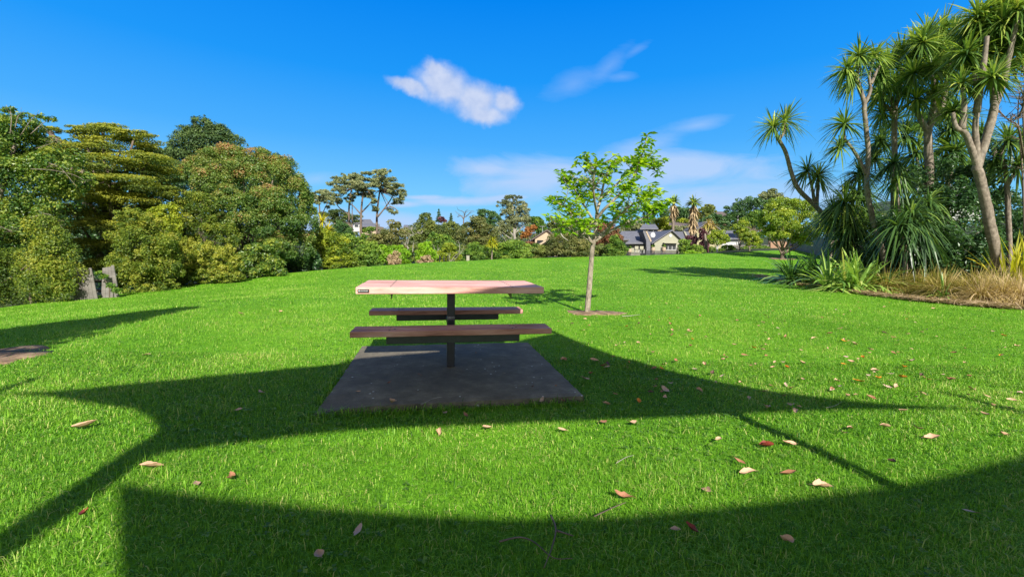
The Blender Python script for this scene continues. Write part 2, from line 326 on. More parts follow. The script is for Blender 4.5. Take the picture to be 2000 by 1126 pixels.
# ------------------------------------------------------------------ foliage engine
def unit(n, rng=RNG):
    v = rng.normal(size=(n, 3)); return v / np.linalg.norm(v, axis=1, keepdims=True)
def nrm(v): return v / (np.linalg.norm(v, axis=1, keepdims=True) + 1e-9)
def leaf_arrays(P, Nn, tipdir, length, width, fold=.18):
    """rhombic folded leaves -> verts (n*4), tris"""
    n = len(P); t = tipdir - Nn * (tipdir * Nn).sum(1, keepdims=True); t = nrm(t); b = np.cross(Nn, t)
    length = np.broadcast_to(np.asarray(length, float), (n,))[:, None]; width = np.broadcast_to(np.asarray(width, float), (n,))[:, None]
    V = np.empty((n, 4, 3)); V[:, 0] = P - t * length * .5; V[:, 2] = P + t * length * .5
    V[:, 1] = P + b * width * .5 + Nn * width * fold; V[:, 3] = P - b * width * .5 + Nn * width * fold
    k = np.arange(n)[:, None] * 4
    T = np.concatenate([k + np.array([0, 1, 2]), k + np.array([0, 2, 3])], 1).reshape(-1, 3)
    return V.reshape(-1, 3), T
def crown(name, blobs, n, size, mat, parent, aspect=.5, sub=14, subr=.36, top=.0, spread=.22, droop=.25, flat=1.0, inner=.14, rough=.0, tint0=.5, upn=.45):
    """blobs: array (k,7): centre, radii, tint offset"""
    B = np.asarray(blobs, float); k = len(B); R = B[:, 3:6]
    w = (R[:, 0] * R[:, 2] + R[:, 0] * R[:, 1] + R[:, 1] * R[:, 2]); w /= w.sum()
    sd = unit(k * sub).reshape(k, sub, 3); sd[..., 2] = np.where(sd[..., 2] < -.45, -sd[..., 2], sd[..., 2])
    sc_ = B[:, None, :3] + sd * R[:, None, :] * RNG.uniform(.62, 1.0, (k, sub, 1))
    srad = (R.mean(1)[:, None] * subr * RNG.uniform(.65, 1.35, (k, sub)))
    stint = RNG.normal(0, .13, (k, sub))
    bi = RNG.choice(k, n, p=w); si = RNG.integers(0, sub, n)
    d = unit(n); d[:, 2] = np.where(RNG.random(n) < .35, np.abs(d[:, 2]), d[:, 2])
    rr = RNG.uniform(.25, 1.0, n) ** .45
    rel = R[bi] / R[bi].mean(1, keepdims=True)
    P = sc_[bi, si] + d * rel * (srad[bi, si] * rr)[:, None] * np.array([1, 1, flat])
    inn = RNG.random(n) < inner
    P[inn] = B[bi[inn], :3] + unit(inn.sum()) * R[bi[inn]] * (RNG.uniform(0, .8, inn.sum()) ** .5)[:, None]
    if rough: P += RNG.normal(0, rough, P.shape) * R[bi].mean(1)[:, None]
    nn = nrm(d * .8 + np.array([0, 0, upn]) + unit(n) * .75)
    td = unit(n) + d * .5 + np.array([0, 0, -droop])
    ln = size * RNG.uniform(.65, 1.35, n)
    V, T = leaf_arrays(P, nn, td, ln, ln * aspect)
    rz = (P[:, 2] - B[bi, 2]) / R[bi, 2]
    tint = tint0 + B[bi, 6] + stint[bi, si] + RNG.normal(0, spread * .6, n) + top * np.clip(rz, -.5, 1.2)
    return mesh_np(name, V, T, mat, parent, np.repeat(tint, 4))
def pb(lst, d, dy=.8):
    """pixel blobs -> world blobs: (px, py, rx[, rz[, depth offset[, tint]]])"""
    out = []
    for b in lst:
        px, py, rx = b[:3]; rz = b[3] if len(b) > 3 else rx; dd = d + (b[4] if len(b) > 4 else 0); ti = b[5] if len(b) > 5 else 0
        c = at(px, py, dd); s = dd / F
        out.append((*c, rx * s, (rx + rz) / 2 * s * dy, rz * s, ti))
    return np.array(out)
TREES = []
def plant(name, label, cat, lst, d, n, size, mat, trunk=None, trunk_r=.15, trunk_mat='bark', group=None, base=None, trunkpx=None, limbs=True, dy=.8, **kw):
    """tree or shrub: Empty at its foot > crown, trunk"""
    B = pb(lst, d, dy)
    cx = float(np.average(B[:, 0], weights=B[:, 3])); cy = float(np.average(B[:, 1], weights=B[:, 3]))
    if trunkpx: p0 = at(trunkpx[0][0], trunkpx[0][1], d); cx, cy = p0[0], d
    if cat == 'shrub': trunk_r = min(trunk_r, .05)
    bz = gz(cx, cy); e = empty(name, (cx, cy, bz), label, cat, group)
    if cat == 'shrub' and limbs:
        add = []
        for q in B:
            g_ = gz(q[0], q[1]); low = q[2] - q[5]
            if .05 < low - g_ < 2.2: add.append((q[0], q[1], (low + q[5] * .4 + g_) / 2, q[3] * .95, q[4] * .95, (low + q[5] * .4 - g_) / 2 + .05, q[6] - .05))
        if add: B = np.concatenate([B, np.array(add)]); n = int(n * (1 + .5 * len(add) / len(B)))
    crown('crown' if 'tree' in name or 'pine' in name else 'foliage', B, n, size, M[mat], e, **kw)
    mb = MB()
    if trunkpx:
        pts = [np.array([cx, cy, bz - .1])] if trunkpx[0][1] < 900 else []
        pts += [at(p[0], p[1], d + (p[2] if len(p) > 2 else 0)) for p in trunkpx]
    else:
        i = int(np.argmax(B[:, 2])); pts = [np.array([cx, cy, bz - .1]), np.array([cx, cy, (bz + B[i, 2]) / 2]), B[i, :3]]
    c = curve(pts, 5); mb.tube(c, taper(len(c), trunk_r, trunk_r * .35), 8, .15)
    if limbs:
        for b in B:
            h = random.uniform(.35, .75); s0 = c[int(h * (len(c) - 1))]
            if s0[2] > b[2] + b[5]: s0 = c[len(c) // 4]
            mid = (s0 + b[:3]) / 2 + np.array([0, 0, -.08 * np.linalg.norm(b[:3] - s0)])
            q = curve([s0, mid, b[:3]], 4); mb.tube(q, taper(len(q), trunk_r * .45, trunk_r * .12), 6, .1)
    mb.build('trunk' if ('tree' in name or 'pine' in name) else 'stem', M[trunk_mat], e, True)
    return e
def strips(centers, axes, n, L, W, pol, droop, segs=4, tint0=.5, spread=.18, basehang=0.0, upbias=0):
    """rosettes of long strap leaves; returns verts, quads-as-tris, tint. pol = max polar angle from the axis (rad)"""
    VV, TT, TI = [], [], []; off = 0
    for c, a, nn, LL, ww, dr, t0 in zip(centers, axes, n, L, W, droop, tint0):
        a = np.array(a, float); a /= np.linalg.norm(a)
        h = np.array([1., 0, 0]) if abs(a[0]) < .8 else np.array([0, 1., 0]); u = np.cross(a, h); u /= np.linalg.norm(u); v = np.cross(a, u)
        th = np.arccos(1 - RNG.random(nn) * (1 - math.cos(pol))); ph = RNG.random(nn) * 2 * math.pi
        d = a * np.cos(th)[:, None] + (u * np.cos(ph)[:, None] + v * np.sin(ph)[:, None]) * np.sin(th)[:, None]
        ln = LL * RNG.uniform(.7, 1.12, nn); dd = dr * RNG.uniform(.5, 1.4, nn) * (.35 + .9 * np.sin(np.minimum(th, math.pi / 2)))
        side = np.cross(d, np.array([0, 0, 1.])) + unit(nn) * .25; side = nrm(side)
        ts = np.linspace(0, 1, segs + 1)
        prof = np.interp(ts, [0, .12, .45, .8, 1], [.55, .9, 1, .6, .02])
        V = np.empty((nn, segs + 1, 2, 3))
        for i, t in enumerate(ts):
            p = np.array(c) + d * (ln * t)[:, None] * 1.0 - np.array([0, 0, 1.]) * (dd * ln * t * t)[:, None]
            wv = side * (ww * prof[i] * .5)
            V[:, i, 0] = p - wv; V[:, i, 1] = p + wv
        V = V.reshape(-1, 3); m = (segs + 1) * 2; k = np.arange(nn)[:, None, None] * m
        tr = np.array([[2 * i, 2 * i + 1, 2 * i + 3] for i in range(segs)] + [[2 * i, 2 * i + 3, 2 * i + 2] for i in range(segs)])
        T = (k + tr[None]).reshape(-1, 3) + off; off += len(V)
        ti = t0 + RNG.normal(0, spread, nn) + .12 * (np.cos(th) - .3)
        VV.append(V); TT.append(T); TI.append(np.repeat(ti, m))
    return np.concatenate(VV), np.concatenate(TT), np.concatenate(TI)
def head(parent, c, axis, L, n=85, W=.045, pol=2.2, droop=.35, mat='cord', tint=.5, name='leaf_head'):
    V, T, ti = strips([c], [axis], [n], [L], [W], pol, [droop], 4, [tint])
    return mesh_np(name, V, T, M[mat], parent, ti)
# ================================================================== THE GROUND
def axis_coords(lo, hi, c0, c1, step):
    mid = list(np.arange(c0, c1 + 1e-6, step)); s = step; v = c1; up_ = []
    while v < hi: s *= 1.13; v += s; up_.append(min(v, hi))
    s = step; v = c0; dn = []
    while v > lo: s *= 1.13; v -= s; dn.append(max(v, lo))
    return np.array(dn[::-1] + mid + up_)
def inside(poly, x, y):
    ins = np.zeros(x.shape, bool); n = len(poly)
    for i in range(n):
        x0, y0 = poly[i][:2]; x1, y1 = poly[(i + 1) % n][:2]
        c = (y0 > y) != (y1 > y); xi = x0 + (y - y0) * (x1 - x0) / ((y1 - y0) if abs(y1 - y0) > 1e-12 else 1e-12); ins ^= c & (x < xi)
    return ins
gx = axis_coords(-900, 900, -26, 34, .4); gy = axis_coords(-60, 1500, -4, 58, .4)
GX, GY = np.meshgrid(gx, gy); GZ = ground_z(GX, GY)
nx, ny = len(gx), len(gy); idx = np.arange(nx * ny).reshape(ny, nx)
Q = np.stack([idx[:-1, :-1], idx[:-1, 1:], idx[1:, 1:], idx[1:, :-1]], -1).reshape(-1, 4)
ground = mesh_np('ground', np.stack([GX, GY, GZ], -1).reshape(-1, 3), Q, M['lawn'], None, None, True)
tag(ground, kind='structure')
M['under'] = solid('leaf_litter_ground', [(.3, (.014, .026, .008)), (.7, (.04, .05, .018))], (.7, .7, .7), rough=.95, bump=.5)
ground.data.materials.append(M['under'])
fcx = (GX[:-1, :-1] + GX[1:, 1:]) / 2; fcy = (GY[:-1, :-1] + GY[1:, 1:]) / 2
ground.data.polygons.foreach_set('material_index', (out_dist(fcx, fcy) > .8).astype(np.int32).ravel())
# planting bed on the right and the bare soil patches
bed_px = [(1500, 541), (1515, 549), (1560, 557), (1600, 563), (1700, 577), (1800, 590), (1900, 599), (2000, 606), (2200, 618), (2600, 640)]
BED = [gp(*p) for p in bed_px] + [np.array(p) for p in [(28, 9, 0), (34, 20, 0), (26, 27, 0), (17, 25.5, 0)]]
def patch(name, poly, mat, h, jag=.0, dome=0.0):
    """ground cover sheet that follows the terrain, with an uneven edge"""
    P = []
    n = len(poly)
    for i in range(n):
        a, b = np.array(poly[i][:2]), np.array(poly[(i + 1) % n][:2]); m = max(2, int(np.linalg.norm(b - a) / .12)); m = min(m, 60)
        for t in np.linspace(0, 1, m, endpoint=False): P.append(a + (b - a) * t + RNG.normal(0, jag, 2))
    P = np.array(P); c = P.mean(0)
    rings = [1.0, .93, .8, .6, .4, .2]
    V = []; T = []; m = len(P)
    for r in rings:
        q = c + (P - c) * r; z = ground_z(q[:, 0], q[:, 1]) + (-.02 if r == 1 else h + dome * (1 - r))
        V.append(np.column_stack([q, z]))
    V = np.concatenate(V + [np.array([[c[0], c[1], gz(*c) + h + dome]])])
    for k in range(len(rings) - 1):
        for i in range(m):
            a, b = k * m + i, k * m + (i + 1) % m; T += [(a, b, b + m), (a, b + m, a + m)]
    k = len(rings) - 1
    for i in range(m): T.append((k * m + i, k * m + (i + 1) % m, (k + 1) * m))
    o = mesh_np(name, V, T, mat, None, None, True); return tag(o, kind='structure')
patch('mulch_bed_ground', BED, M['mulch'], .03, .03)
yt = gp(1147, 611)
SOIL1 = [yt[:2] + np.array([math.cos(a) * (.52 + .12 * math.sin(3 * a + 1)) + .1, math.sin(a) * (.36 + .1 * math.cos(2 * a)) - .02]) for a in np.linspace(0, 2 * math.pi, 18, endpoint=False)]
patch('bare_soil', SOIL1, M['soil'], .016, .045, .02)
SOIL2 = [gp(*p)[:2] for p in [(108, 684), (85, 694), (50, 702), (10, 711), (-60, 722), (-150, 722), (-170, 690), (-60, 676), (0, 684), (40, 678), (80, 675)]]
patch('bare_soil', SOIL2, M['soil'], .016, .06, .02)
# concrete slab
TX, TY, YAW, ZS = -.5508, 3.9651, .1879, .055
def loc2w(x, y): return np.array([TX + x * math.cos(YAW) - y * math.sin(YAW), TY + x * math.sin(YAW) + y * math.cos(YAW)])
SW, SD = 1.853, 1.897
SLAB = [loc2w(x, y) for x, y in ((-SW / 2, -SD / 2), (SW / 2, -SD / 2), (SW / 2, SD / 2), (-SW / 2, SD / 2))]
def make_slab():
    bm = bmesh.new(); n = 36; t = ZS + .12
    bmesh.ops.create_grid(bm, x_segments=n, y_segments=n, size=.5)
    for v in bm.verts:
        x, y = v.co.x * SW, v.co.y * SD
        v.co = Vector((x, y, 0))
    edge = [e for e in bm.edges if e.is_boundary]
    r = bmesh.ops.extrude_edge_only(bm, edges=edge); vs = [v for v in r['geom'] if isinstance(v, bmesh.types.BMVert)]
    for v in vs: v.co.z = -t
    for v in bm.verts:
        x, y = v.co.x, v.co.y
        # worn front-left corner and slightly uneven edges
        k = max(0.0, 1 - math.hypot(x + SW / 2, y + SD / 2) / .28)
        v.co.z -= .035 * k * (v.co.z > -.01); v.co.x -= .035 * k; v.co.y -= .02 * k
        if abs(abs(x) - SW / 2) < 1e-4 or abs(abs(y) - SD / 2) < 1e-4:
            v.co.x += random.uniform(-.004, .004); v.co.y += random.uniform(-.005, .005)
            if v.co.z > -.01: v.co.z -= .004 + random.uniform(0, .006)
    bmesh.ops.recalc_face_normals(bm, faces=bm.faces)
    me = bpy.data.meshes.new('concrete_slab'); bm.to_mesh(me); bm.free(); me.materials.append(M['concrete'])
    o = bpy.data.objects.new('concrete_slab', me); o.location = (TX + .011, TY + .011, ZS); o.rotation_euler = (0, 0, YAW); COL.objects.link(o)
    return tag(o, 'dark stained square concrete slab under the picnic table', 'slab')
make_slab()
# grass blades
def grass(zones):
    VV, TT, TI = [], [], []; off = 0
    for (y0, y1, dens, hgt, wid, seg) in zones:
        mg = 3.0; area = .5 * (2.5 * y0 + 2.5 * y1 + 4 * mg) * (y1 - y0); n = int(area * dens)
        yy = np.linspace(y0, y1, 400); cdf = np.cumsum(1.25 * yy + mg); y = np.interp(RNG.random(n), cdf / cdf[-1], yy); x = (RNG.random(n) * 2 - 1) * (1.25 * y + mg)
        keep = (out_dist(x, y) <= 0) & ~inside(BED, x, y) & ~inside(SLAB, x, y)
        for S in (SOIL1, SOIL2): keep &= ~(inside(S, x, y) & (RNG.random(n) < .7))
        x, y = x[keep], y[keep]; n = len(x); z = ground_z(x, y)
        # clumps: local growth and lean vary smoothly
        cl = np.sin(x * 5.1 + 2 * np.sin(y * 3.3)) * np.sin(y * 4.7 + 1.5 * np.sin(x * 2.9)); big = np.sin(x * .9 + 1.3 * np.sin(y * .7)) * np.sin(y * 1.1 + 1)
        h = hgt * RNG.gamma(6, 1 / 6, n) * (1 + .28 * cl + .15 * big); near_slab = np.zeros(n)
        cl_, sl_ = math.cos(YAW), math.sin(YAW); lx = (x - TX) * cl_ + (y - TY) * sl_; ly = -(x - TX) * sl_ + (y - TY) * cl_
        ed = np.maximum(np.abs(lx) - SW / 2, np.abs(ly) - SD / 2); h = h * np.where(ed < .07, RNG.uniform(1.2, 2.6, n), 1)
        ph = RNG.random(n) * 2 * math.pi + .6 * cl; lean = np.abs(RNG.normal(.8, .5, n))
        dx, dy = np.cos(ph), np.sin(ph); w = wid * RNG.uniform(.6, 1.3, n)
        sx, sy = -dy * w / 2, dx * w / 2
        dry = np.clip(np.sin(x * 1.7 + 2.1 * np.sin(y * 1.3 + .6)) * np.sin(y * 1.9 + 1.7 * np.sin(x * 1.1)) - .35, 0, 1)
        ti = .43 + RNG.normal(0, .22, n) + .08 * cl + .1 * big + .25 * dry; ti[RNG.random(n) < .03 + .1 * dry] = 1.1; h[RNG.random(n) < .012] *= 1.9
        b = np.stack([x, y, z - .004], 1); k = h[:, None]
        m_ = b + np.stack([dx * lean * .32, dy * lean * .32, np.full(n, .55)], 1) * k
        t_ = b + np.stack([dx * lean * 1.0, dy * lean * 1.0, np.maximum(.95 - .38 * lean, .2)], 1) * k
        s_ = np.stack([sx, sy, np.zeros(n)], 1)
        if seg == 2:
            V = np.stack([b - s_, b + s_, m_ + s_ * .85, m_ - s_ * .85, t_], 1); m = 5; tr = np.array([[0, 1, 2], [0, 2, 3], [3, 2, 4]])
        else:
            V = np.stack([b - s_, b + s_, t_], 1); m = 3; tr = np.array([[0, 1, 2]])
        V = V.reshape(-1, 3); T = (np.arange(n)[:, None, None] * m + tr[None]).reshape(-1, 3) + off; off += len(V)
        VV.append(V); TT.append(T); TI.append(np.repeat(ti, m))
    o = mesh_np('grass', np.concatenate(VV), np.concatenate(TT), M['grass'], None, np.concatenate(TI))
    return tag(o, 'short mown green grass covering the park lawn', 'grass', kind='stuff')
GRASS_K = 1.0
grass([(.3, 2.4, 20000 * GRASS_K, .028, .0029, 2), (2.4, 4.5, 12500 * GRASS_K, .027, .0042, 2), (4.5, 8, 5200 * GRASS_K, .028, .0065, 1),
       (8, 16, 1300 * GRASS_K, .032, .012, 1), (16, 30, 300 * GRASS_K, .034, .025, 1), (30, 50, 60 * GRASS_K, .045, .05, 1)])
def clover():
    n = 5200; y = np.sqrt(RNG.uniform(1.2, 49, n)); x = (RNG.random(n) * 2 - 1) * (1.25 * y + .8)
    f = np.sin(x * 2.3 + 1.1 * np.sin(y * 1.9)) * np.sin(y * 2.6 + .7) ; k = (f > .25) & (out_dist(x, y) <= 0) & ~inside(BED, x, y) & ~inside(SLAB, x, y); x, y = x[k], y[k]; n = len(x); z = ground_z(x, y)
    a = RNG.random(n) * 6.28; P = np.repeat(np.column_stack([x, y, z + RNG.uniform(.014, .024, n)]), 3, 0); an = np.repeat(a, 3) + np.tile([0, 2.09, 4.19], n)
    d = np.column_stack([np.cos(an), np.sin(an), np.full(3 * n, .1)]); s = np.repeat(RNG.uniform(.012, .024, n), 3); P = P + d * (s * .5)[:, None]
    V, T = leaf_arrays(P, nrm(np.array([0, 0, 1.]) + unit(3 * n) * .3), d, s, s * .85, .1)
    o = mesh_np('clover', V, T, M['mid'], None, np.repeat(RNG.normal(.5, .15, 3 * n), 4)); tag(o, 'patches of clover and small weeds in the mown grass', 'clover', kind='stuff')
clover()
# ================================================================== PICNIC TABLE
def picnic_table():
    e = empty('picnic_table', (TX, TY, ZS), 'picnic table with reddish wooden top and two benches on one black post', 'picnic table'); e.rotation_euler = (0, 0, YAW)
    HT, TH, L, W = .76, .056, 1.53, .772; LB, WB, OB, HB, TB = 1.531, .238, .541, .456, .045
    mb = MB(); n = 4; pw = W / n
    for i in range(n): mb.box((random.uniform(-.002, .002), -W / 2 + pw * (i + .5), HT - TH / 2), (L, pw - .008, TH))
    top = mb.build('tabletop', M['tablewood'], e, bevel=.006, local=True)
    pm = MB(); pm.box((-L / 2 + .062, -W / 2 - .002, HT - TH * .52), (.088, .006, .024)); pl = pm.build('plaque', M['plaque'], top, bevel=.001, local=True); pl['label'] = 'small black plaque with pale lettering'
    mk = MB()
    mk.tube([(-L / 2 + .030, -W / 2 - .0052, HT - TH * .52), (-L / 2 + .030, -W / 2 - .0062, HT - TH * .52)], [.006, .006], 12)
    for k in range(7): mk.box((-L / 2 + .043 + k * .0085, -W / 2 - .0056, HT - TH * .52), (.0055, .0012, .008 if k % 2 else .0065))
    mk.build('lettering', M['white'], pl, local=True)
    first = None
    def bolt(x, y, z, par):
        nonlocal first
        if first is None:
            b = MB(); b.tube([(0, 0, -.002), (0, 0, .003)], [.007, .0065], 10); first = b.build('bolt', M['steel'], par, local=True); o = first
        else:
            o = first.copy(); COL.objects.link(o); o.parent = par
        o.location = (x, y, z)
    for sx in (-.5, .5):
        for i in range(8): bolt(sx, -W / 2 + .05 + i * (W - .1) / 7, HT, top)
    # steel: post, foot plate, table brackets, seat arms
    p = MB(); p.box((0, 0, (HT - TH) / 2), (.07, .07, HT - TH)); p.build('post', M['steel'], e, bevel=.006, local=True)
    for sx in (-.5, .5):
        b = MB(); z = HT - TH - .0015
        b.box((sx, 0, z - .003), (.05, W * .84, .006))
        b.prism([(sx - .003, -W * .38, z - .006), (sx - .003, W * .38, z - .006), (sx - .003, W * .38, z - .05), (sx - .003, W * .1, z - .018), (sx - .003, -W * .1, z - .018), (sx - .003, -W * .38, z - .05)], (.006, 0, 0))
        b.build('table_bracket', M['steel'], e, local=True)
    for s in (-1, 1):
        b = MB(); y0 = s * .034; y1 = s * (OB - .055); za = HB - TB - .003
        b.prism([(-.03, y0, .30), (-.03, y0, .37), (-.03, s * .16, za), (-.03, y1, za), (-.03, y1, za - .045), (-.03, s * .18, za - .05)], (.06, 0, 0)); b.build('seat_arm', M['steel'], e, bevel=.003, local=True)
        bench = MB(); pw = WB / 2
        for i in range(2): bench.box((random.uniform(-.004, .004), s * OB - WB / 2 + pw * (i + .5), HB - TB / 2), (LB, pw - .005, TB))
        be = bench.build('bench_seat', M['benchwood'], e, bevel=.006, local=True); be['label'] = 'long weathered red-brown bench plank seat'
        bm_ = MB(); bm_.box((0, s * OB, HB - TB - .033), (1.03, .12, .064)); bm_.build('bench_beam', M['steel'], e, bevel=.004, local=True)
        for sx in (-.47, .47):
            for i in range(2):
                for j in (-.03, .03): bolt(sx + j * .6, s * OB - WB / 2 + pw * (i + .5) + j * .7, HB, be)
    return e
picnic_table()
# ================================================================== SHADE SAILS (behind the camera; they cast the big shadows)
def sail(name, label, outline, corners):
    """outline: (px,py) of the shadow on the lawn or world (x,y); corners: (px,py,height)"""
    def g0(p): 
        r = ray(*p); t = H / -r[2]; return np.array([r[0] * t, r[1] * t])
    O = [g0(p) if len(p) == 2 else np.array(p[:2]) for p in outline]
    Cn = [(g0(c[:2]) if len(c) == 3 else np.array(c[:2]), c[-1]) for c in corners]
    V = []
    for o in O:
        w = np.array([1 / ((np.hypot(*(o - c)) + .05) ** 2) for c, h in Cn]); hh = (w * np.array([h for c, h in Cn])).sum() / w.sum()
        V.append(np.array([o[0], o[1], 0]) + SUN / SUN[2] * hh)
    me = bpy.data.meshes.new(name); me.from_pydata([tuple(v) for v in V], [], [tuple(range(len(V)))])
    bm = bmesh.new(); bm.from_mesh(me); bmesh.ops.triangulate(bm, faces=bm.faces, ngon_method='EAR_CLIP'); bm.to_mesh(me); bm.free()
    me.materials.append(M['sail']); o = bpy.data.objects.new(name, me); COL.objects.link(o)
    m = o.modifiers.new('thickness', 'SOLIDIFY'); m.thickness = .004
    tag(o, label, 'shade sail', 'shade sails behind the viewer')
    tops = [np.array([c[0], c[1], 0]) + SUN / SUN[2] * h for c, h in Cn]
    return tops
tA = sail('shade_sail', 'blue fabric shade sail casting the four pointed shadow across the slab', [(1085, 652), (1130, 668), (1200, 694), (1300, 722), (1400, 745), (1500, 763), (1600, 777), (1700, 787), (1800, 794), (1900, 799), (1975, 802), (1800, 800), (1600, 801), (1400, 803), (1250, 806), (1140, 808), (1000, 815), (850, 825), (700, 840), (600, 850), (450, 868), (330, 885), (265, 905), (292, 880), (308, 857), (310, 838), (297, 818), (265, 801), (220, 789), (150, 779), (80, 774), (-10, 771), (100, 766), (200, 757), (330, 745), (450, 733), (560, 721), (670, 710), (700, 706.5), (760, 701), (840, 694), (928, 684.5), (975, 675), (1005, 667.5), (1035, 660), (1062, 655)],
     [(1085, 652, 4.2), (1975, 802, 3.4), (265, 905, 3.2), (-10, 771, 4.0)])
tB = sail('shade_sail', 'blue fabric shade sail casting the broad shadow nearest the viewer', [(233, 943), (320, 957), (420, 970), (600, 989), (800, 1004), (1000, 1012), (1200, 1008), (1400, 991), (1600, 968), (1750, 948), (1880, 920), (2000, 886), (2200, 830), (5.0, .6, 0), (3.2, -1.6, 0), (-.5, -1.2, 0), (-1.0, .3, 0), (235, 1300)],
     [(233, 943, 3.6), (2200, 830, 3.4), (3.2, -1.6, 3.0), (-1.0, .3, 3.4)])
def pole(top, foot, r, label):
    e = MB(); top = np.array(top); foot = np.array([foot[0], foot[1], gz(*foot[:2])])
    e.tube([foot - np.array([0, 0, .1]), foot + np.array([0, 0, .02]), top + np.array([0, 0, .25])], [r, r, r * .85], 14)
    e.tube([foot + np.array([0, 0, .0]), foot + np.array([0, 0, .03])], [r * 2, r * 2], 14); d = (top - foot) / np.linalg.norm(top - foot)
    e.tube([top + d * .27, top + d * .3], [r * .95, r * .3], 14)
    tag(e.build('sail_pole', M['galv'], smooth_=False), label, 'pole', 'poles of the shade sails')
def foot_on(top, thr):
    tg = np.array(top[:2]) - SUN[:2] / SUN[2] * top[2]; g_ = np.array(gp(*thr)[:2]); dv = (g_ - tg) / np.linalg.norm(g_ - tg)
    return tg + dv * float((np.array(top[:2]) - tg) @ dv)
f0, f2 = foot_on(tA[0], (1728, 944)), foot_on(tA[2], (100, 1018))
pole(tA[0], f0, .05, 'steel shade sail pole under the highest sail corner')
pole(tA[2], f2, .1, 'steel shade sail pole under the lowest left sail corner')
pole(tA[1], (tA[1][0] + .25, tA[1][1] - .1), .05, 'steel shade sail pole at the right hand sail corner')
pole(tA[3], (tA[3][0] - .25, tA[3][1]), .05, 'steel shade sail pole at the far left sail corner')
# ================================================================== LEFT HAND TREES AND SHRUBS
GL = 'trees and shrubs along the lawn edge'
plant('broadleaf_tree', 'tall glossy broadleaf tree with bare twigs at the left edge of the photo', 'tree',
      [(0, 590, 40, 40, .3), (60, 590, 30, 30, .2), (10, 290, 75, 55, 0), (-60, 330, 110, 90, 0), (60, 300, 45, 40, .5), (105, 325, 50, 35, -.4), (60, 360, 70, 60, 0), (-20, 430, 95, 80, .5), (70, 430, 60, 50, .3), (120, 390, 40, 35, .3), (150, 360, 35, 25, 0), (15, 500, 70, 60, .6), (30, 245, 40, 24, 0)], 16.2, 52000, .105, 'glossy',
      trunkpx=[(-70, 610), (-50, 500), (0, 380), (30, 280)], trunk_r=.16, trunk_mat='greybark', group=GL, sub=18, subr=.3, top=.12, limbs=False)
def bare_branches(name, label, cat, base, arms, d, r, mat, group=None, twig=5, dj=.3):
    p0 = at(base[0], base[1], d); e = empty(name, (p0[0], d, gz(p0[0], d)), label, cat, group); mb = MB()
    for a in arms:
        pts = [at(x, y, d + random.uniform(-dj, dj) * (0 if i == 0 else 1)) for i, (x, y) in enumerate(a)]
        c = curve(pts, 4); mb.tube(c, taper(len(c), r, r * .3), 6, .1)
        for k in range(twig):
            i = random.randrange(len(c) // 3, len(c)); dv = unit(1)[0]; dv[2] = abs(dv[2]) * .6 + .1; ln = r * random.uniform(8, 22)
            q = curve([c[i], c[i] + dv * ln * .5, c[i] + dv * ln + unit(1)[0] * ln * .25], 3); mb.tube(q, taper(len(q), r * .38, r * .12), 5)
    mb.build('branches', M[mat], e, True); return e
t = [o for o in COL.objects if o.name == 'broadleaf_tree'][0]
mb = MB()
for a in [[(60, 330), (100, 332), (140, 340), (165, 352)], [(70, 290), (95, 282), (118, 268)], [(95, 318), (120, 330), (150, 365)], [(60, 425), (95, 418), (125, 448)], [(70, 435), (100, 445), (130, 452)], [(0, 442), (25, 452)], [(20, 262), (22, 225), (12, 205)], [(40, 265), (60, 235), (75, 222)], [(60, 262), (85, 240), (105, 232)], [(30, 250), (35, 228), (48, 216)]]:
    c = curve([at(x, y, 16.2 - 1.0 + .2 * random.random()) for x, y in a], 4); mb = MB(); mb.tube(c, taper(len(c), .014, .005), 6)
    for k in range(5):
        i = random.randrange(1, len(c)); q = [c[i], c[i] + unit(1)[0] * .22]; mb.tube(q, [.005, .003], 4)
    mb.build('bare_branch', M['greybark'], t, True)
Bp = pb([(15, 215, 14, 7), (50, 226, 12, 6), (75, 228, 12, 6), (95, 233, 14, 5), (10, 235, 18, 9)], 15.4); crown('twig_leaves', Bp, 520, .15, M['glossy'], t, aspect=.3, sub=6, inner=.3)
plant('hedge_shrub', 'mottled yellowish hedge shrub left of the leaning grey boards', 'shrub', [(110, 520, 42, 55), (85, 470, 45, 40), (125, 560, 26, 38), (100, 575, 35, 30), (60, 560, 40, 45, .5, -.15), (20, 550, 50, 60, .6, -.2), (-30, 560, 50, 60, .5, -.2)], 14.6, 34000, .07, 'hedge', group=GL, top=.08, dy=.6, inner=.25)
plant('totara_tree', 'wide olive coloured tree with layered flat foliage behind the grey boards', 'tree',
      [(200, 258, 55, 14), (165, 263, 30, 14), (262, 268, 40, 12, -1), (235, 290, 80, 18), (150, 300, 60, 20, 1), (290, 315, 55, 18, -1), (210, 325, 80, 22, -1.5), (140, 345, 60, 22, 1), (305, 345, 50, 22, 0), (240, 360, 80, 22, -1.5), (170, 385, 70, 24, -1), (300, 380, 50, 22), (230, 400, 80, 26, -1), (150, 425, 60, 26, -1), (200, 450, 60, 24, -1.5), (180, 490, 55, 26, -1.5), (200, 525, 45, 22, -1.5), (260, 440, 60, 40, 1.5, -.15), (110, 290, 40, 20, 1), (95, 255, 22, 8, 1)], 21.5, 95000, .125, 'totara', group=GL, aspect=.34, sub=26, subr=.34, flat=.6, top=.34, droop=.0, trunk_r=.3, dy=1.0, inner=.12, upn=.7)
